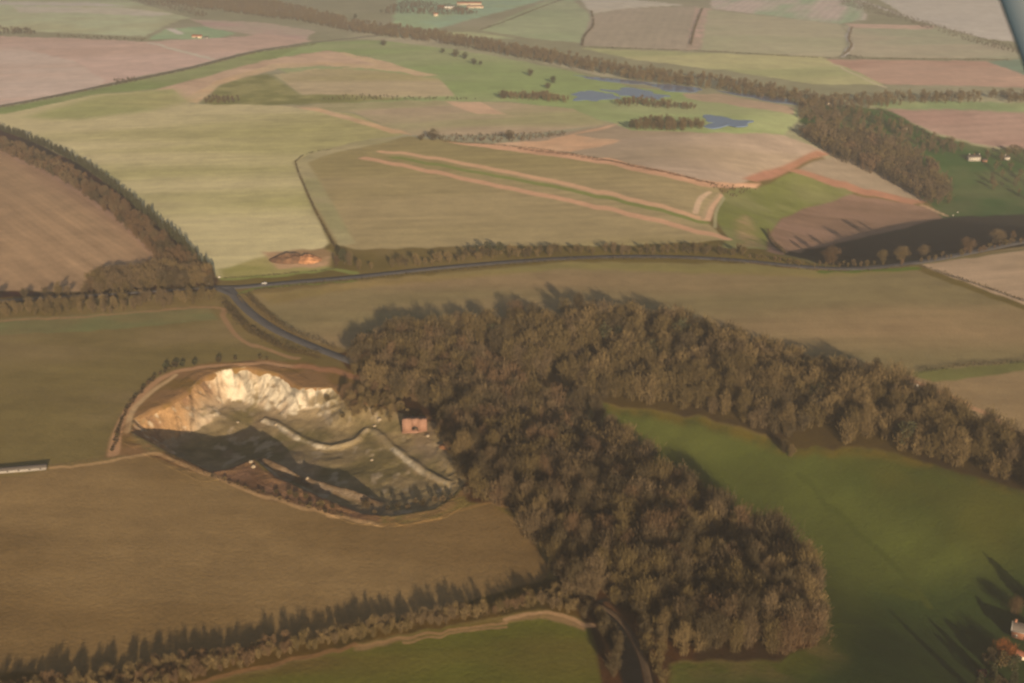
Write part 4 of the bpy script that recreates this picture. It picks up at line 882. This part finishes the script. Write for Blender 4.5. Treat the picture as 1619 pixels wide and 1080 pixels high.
# pale verges on the corner house roof belong to it
hs = [o for o in bpy.data.objects if o.get("label", "").startswith("brick house with dark roof")][0]
for sx in (-6.4, 6.4):
    v = MB()
    for sg in (-1, 1): v.prism([(sg * 4.0, 3.95), (0, 7.2), (0, 7.5), (sg * 4.0, 4.25)], 'x', sx - .22, sx + .22)
    v.build("verge_board", plain("verge_paint", (.2, .2, .2)), hs)
v = MB(); v.box(-6.3, 6.3, -4.2, -3.95, 3.95, 4.3); v.build("gutter", METAL, hs)
# the long low shed at the left edge
a = at([-30, 74], [749, 741]); c = a.mean(0); ln = float(np.hypot(*(a[1] - a[0])[:2])); rz = math.atan2(a[1][1] - a[0][1], a[1][0] - a[0][0]); e = empty('poultry_shed', (c[0], c[1], c[2] - .1), rz)
tag(e, 'long low shed with pale side wall and dark roof at the left field edge', 'shed')
m = MB(); m.box(-ln / 2, ln / 2, -1.9, 1.9, 0, 1.7); m.build("wall", plain("dull_metal", (.26, .25, .24), .7), e)
m = MB(); m.prism([(-2.15, 1.7), (2.15, 1.7), (1.9, 2.3), (0, 2.7)], 'x', -ln / 2 - .2, ln / 2 + .2); m.build("roof", SLATE, e)
for i in range(6):
    m = MB(); x = -ln / 2 + ln * (i + .5) / 6; m.box(x - .5, x + .5, -1.95, -1.8, .9, 1.5); m.build("vent", DARK, e)
# kiln block in the quarry
p = at([655], [678])[0]; q, _, _ = quarry_z(np.array([p[0]]), np.array([p[1] + 4])); e = empty('lime_kiln', (p[0], p[1] + 4, float(q[0]) - .6), math.radians(3)); tag(e, 'pink brick kiln block with a dark arch at the foot of the wooded quarry slope', 'kiln')
m = MB(); m.box(-7.6, -2, -3, 3, 0, 8.4); m.box(2, 7.6, -3, 3, 0, 8.2); m.box(-2, 2, -3, 3, 4.6, 8.3)
for i in range(6):
    t0, t1 = math.pi * i / 6, math.pi * (i + 1) / 6
    m.prism([(2 * math.cos(t1), 3 + 1.6 * math.sin(t1)), (2 * math.cos(t0), 3 + 1.6 * math.sin(t0)), (2 * math.cos(t0), 4.61), (2 * math.cos(t1), 4.61)], 'y', -2.98, 2.98)
for x, w_, h in ((-5.4, 1.9, .25), (.4, 2.2, .2), (5.2, 1.5, -.1)): m.box(x - w_, x + w_, -2.6, 2.2, 8.1, 8.45 + h)
m.build("brick_block", PINKB, e); m = MB(); m.box(-2.1, 2.1, 1.2, 1.5, 0, 4.7); m.build("arch_back", DARK, e)
m = MB(); m.box(-8, 8, -3.4, 3.3, 0, .8); m.build("plinth", PINKB, e)
# chalk boulders
def boulder(px, py, r_, label, mt=CHALK, sq=.7, group='loose chalk blocks in the quarry'):
    import bmesh
    r = r_ * .8; p = at([px], [py])[0]; z, d, ins = quarry_z(np.array([p[0]]), np.array([p[1]]))
    for _ in range(14):
        t = (CAM_H - z[0]) / (CAM_H - p[2]); z, d, ins = quarry_z(np.array([p[0] * t]), np.array([p[1] * t]))
    x, y = p[0] * t, p[1] * t; bm = bmesh.new(); bmesh.ops.create_icosphere(bm, subdivisions=2, radius=r); sd = px * .37
    for v in bm.verts:
        k = .72 + .55 * float(fbm(v.co.x / r + sd, v.co.y / r + v.co.z / r, 5, 2)); v.co *= k; v.co.z *= sq
    me = bpy.data.meshes.new("boulder"); bm.to_mesh(me); bm.free(); me.materials.append(mt)
    o = link("boulder", me, None, (float(x), float(y), float(z[0]) + r * sq * .35)); tag(o, label, "boulder", group)
for b in [(376,668,1.3,'small white boulder alone on the quarry floor below the chalk face'),(397,731,1.7,'white block at the tip of the shaded ledge in the quarry, upper one'),(401,739,1.8,'white block at the tip of the shaded ledge in the quarry, lower one'),
          (486,757,1.4,'white block halfway along the lower quarry bank'),(600,664,2.0,'pale chalk block at the left of the pink kiln'),(592,674,1.6,'chalk lump on the track bend left of the kiln'),(694,678,2.4,'large white boulder right of the pink kiln'),
          (676,690,1.7,'pale boulder below and right of the kiln'),(706,700,1.6,'chalk block near the orange earth right of the kiln'),(731,709,1.8,'white block by the dark gully at the right of the quarry'),(588,728,1.4,'broad white rubble heap in the middle of the quarry floor'),(436,672,1.8,'white block left of the central quarry bank'),]:
    boulder(*b)
# heap of earth and heap of orange logs beside the pale field
def heap(name, px, py, L, Wd, H, mt, label, cat, seed):
    p = at([px], [py])[0]; n = 40; u = np.linspace(-1, 1, n); U, V_ = np.meshgrid(u, u); r = np.sqrt(U ** 2 + V_ ** 2); g = fbm(U * 3 + seed, V_ * 3, 60, 4)
    Z = H * np.clip(1 - r ** 1.7, 0, 1) * (.45 + g) - .15; X = U * L / 2; Y = V_ * Wd / 2; Z = Z + terrain(p[0] + X, p[1] + Y) - float(terrain(p[0], p[1]))
    i = np.arange(n * n).reshape(n, n); F = np.stack([i[:-1, :-1], i[:-1, 1:], i[1:, 1:], i[1:, :-1]], -1).reshape(-1, 4); keep = (r.ravel()[F] < 1.03).all(1)
    o = link(name, np_mesh(name, np.stack([X, Y, Z], -1).reshape(-1, 3), F[keep], [mt], shade=True), None, (p[0], p[1], p[2])); return tag(o, label, cat)
heap('earth_heap', 458, 410, 38, 30, 5.5, noise_mat("heap_earth", (.10, .065, .045), (.22, .13, .08), .3, .95, 6, 1), 'long dark brown earth heap beside the pale green field', 'heap', 2.1)
heap('straw_heap', 487, 411, 26, 26, 4.8, noise_mat("heap_orange", (.20, .10, .055), (.62, .33, .18), .28, .95, 3, 1), 'lumpy orange heap right of the dark earth heap', 'heap', 5.5)
heap('earth_heap', 712, 706, 14, 9, 1.6, noise_mat("orange_earth", (.26, .12, .06), (.42, .22, .11), .5, .95, 4, 1), 'patch of orange spoil at the edge of the dark gully', 'heap', 1.5)
# car on the main road
def car(px, py, rz, label):
    p = at([px], [py])[0]; e = empty('parked_car', (p[0], p[1], p[2] + .32), rz); tag(e, label, 'car')
    m = MB(); n = 0; prof = [(-2.1, .35), (-2.1, .85), (-1.9, .95), (-1.1, 1.0), (-.4, 1.45), (1.2, 1.48), (1.9, 1.0), (2.1, .95), (2.1, .35)]
    for (x0, z0), (x1, z1) in zip(prof[:-1], prof[1:]): m.quad((x0, -.85, z0), (x0, .85, z0), (x1, .85, z1), (x1, -.85, z1))
    for i in range(4):
        a, b, c, d = prof[i], prof[i + 1], prof[7 - i], prof[8 - i]
        for y in (-.85, .85): m.quad((a[0], y, a[1]), (b[0], y, b[1]), (c[0], y, c[1]), (d[0], y, d[1]))
    m.quad((-2.1, -.85, .35), (2.1, -.85, .35), (2.1, .85, .35), (-2.1, .85, .35)); m.build("body", plain("white_paint", (.45, .45, .45), .3, .5), e)
    for y in (-.87, .87):
        g = MB(); g.quad((-.95, y, 1.02), (-.38, y, 1.38), (1.1, y, 1.40), (1.6, y, 1.02)); g.build("side_window", GLASS, e)
    g = MB(); g.quad((-1.04, -.7, 1.06), (-1.04, .7, 1.06), (-.47, .7, 1.43), (-.47, -.7, 1.43)); g.build("windscreen", GLASS, e)
    for x in (-1.3, 1.3):
        for y in (-.8, .8): t = MB(); t.tube((x, y - .1, .32), (x, y + .1, .32), .32, .32, 10); t.build("wheel", DARK, e)
car(418, 449.5, math.radians(8), 'small white car on the main road just right of the junction')
def signpost(px, py, label, h=2.4):
    p = at([px], [py])[0]; e = empty('road_sign', tuple(p), .3); tag(e, label, 'sign'); m = MB(); m.tube((0, 0, -.3), (0, 0, h), .07, .07, 6); m.build("post", METAL, e)
    m = MB(); m.box(-1.0, 1.0, -.12, -.07, h - .9, h + .25); m.build("panel", WHITEW, e)
signpost(331, 452, 'white sign at the left side of the road junction'); signpost(347, 441, 'white sign at the corner of the pale green field', 2.0); signpost(1450, 614, 'white panel on a post at the wood corner beside the hedge end', 2.4)
def trough(px, py, label):
    p = at([px], [py])[0]; e = empty('water_trough', tuple(p), .5); tag(e, label, 'trough'); m = MB()
    m.box(-1.2, 1.2, -.5, -.4, .1, .8); m.box(-1.2, 1.2, .4, .5, .1, .8); m.box(-1.2, -1.1, -.4, .4, .1, .8); m.box(1.1, 1.2, -.4, .4, .1, .8); m.box(-1.1, 1.1, -.4, .4, .1, .2); m.build("basin", WHITEW, e)
    for x in (-.9, .9): m = MB(); m.box(x - .1, x + .1, -.4, .4, -.2, .1); m.build("foot", METAL, e)
trough(1507, 341, 'pale trough on the grass at the tip of the copse, lower of two'); trough(1514, 336, 'pale trough on the grass at the tip of the copse, upper of two')
# fence posts along the near quarry rim
def post_fence(pts, label):
    P = wline(pts)[:, :2]; L = np.concatenate([[0], np.cumsum(np.hypot(*np.diff(P, axis=0).T))]); s_ = np.arange(0, L[-1], 3.2); x = np.interp(s_, L, P[:, 0]); y = np.interp(s_, L, P[:, 1]); z = gz(x, y)
    m = MB()
    for a, b, c in zip(x, y, z): m.tube((a, b, c - .3), (a, b, c + 1.25), .07, .07, 4)
    for i in range(len(x) - 1):
        for h in (.6, 1.1): m.tube((x[i], y[i], z[i] + h), (x[i + 1], y[i + 1], z[i + 1] + h), .03, .03, 3)
    tag(m.build("fence", TIMB), label, "fence")
post_fence([(262,722),(330,754),(450,796),(600,832)], 'post and wire fence between the near field and the quarry rim')
post_fence([(80,738),(150,730),(240,720)], 'post and wire fence from the long shed to the quarry')
# ---- wing strut of the aeroplane the picture was taken from: a real faired tube 2.5 m away
rt = Vector((1, 0, 0)); upv = Vector((0, math.sin(PITCH), math.cos(PITCH))); fw = Vector((0, math.cos(PITCH), -math.sin(PITCH))); O = Vector((0, 0, CAM_H))
def cpt(px, py, z): return O + fw * z + rt * ((px - PW / 2) / FPX * z) + upv * ((PH / 2 - py) / FPX * z)
A_ = cpt(1580, 0, 2.5); B_ = cpt(1621, 112, 2.5); ax = (B_ - A_).normalized(); sd_ = ax.cross(fw).normalized(); sd_ = sd_ if sd_.x > 0 else -sd_; nn = ax.cross(sd_).normalized()
e = empty('wing_strut', tuple(A_ + sd_ * .085)); tag(e, 'dark blue-grey aircraft wing strut crossing the upper right corner of the view', 'wing strut')
V = []; F = []; K = 28; st = [(-1.3, .72), (-1.15, 1.0), (1.35, 1.0), (1.5, .72)]
for a, k_ in st:
    for i in range(K):
        t = 2 * math.pi * i / K; V.append(ax * a + sd_ * (.085 * k_ * math.cos(t)) + nn * (.032 * k_ * math.sin(t) * (1 + .35 * math.cos(t))))
for r in range(3):
    for i in range(K): j = (i + 1) % K; F.append((r * K + i, r * K + j, (r + 1) * K + j, (r + 1) * K + i))
link("fairing", np_mesh("fairing", [tuple(v) for v in V], F, [noise_mat("strut_paint", (.026, .048, .075), (.032, .056, .085), 3, .45, 2, 0, "Object", .4)], shade=True), e)
for a in (-1.3, 1.5):
    m = MB(); c = ax * a; m.tube(tuple(c - ax * .12), tuple(c + ax * .12), .028, .028, 10); m.build("end_fitting", METAL, e)
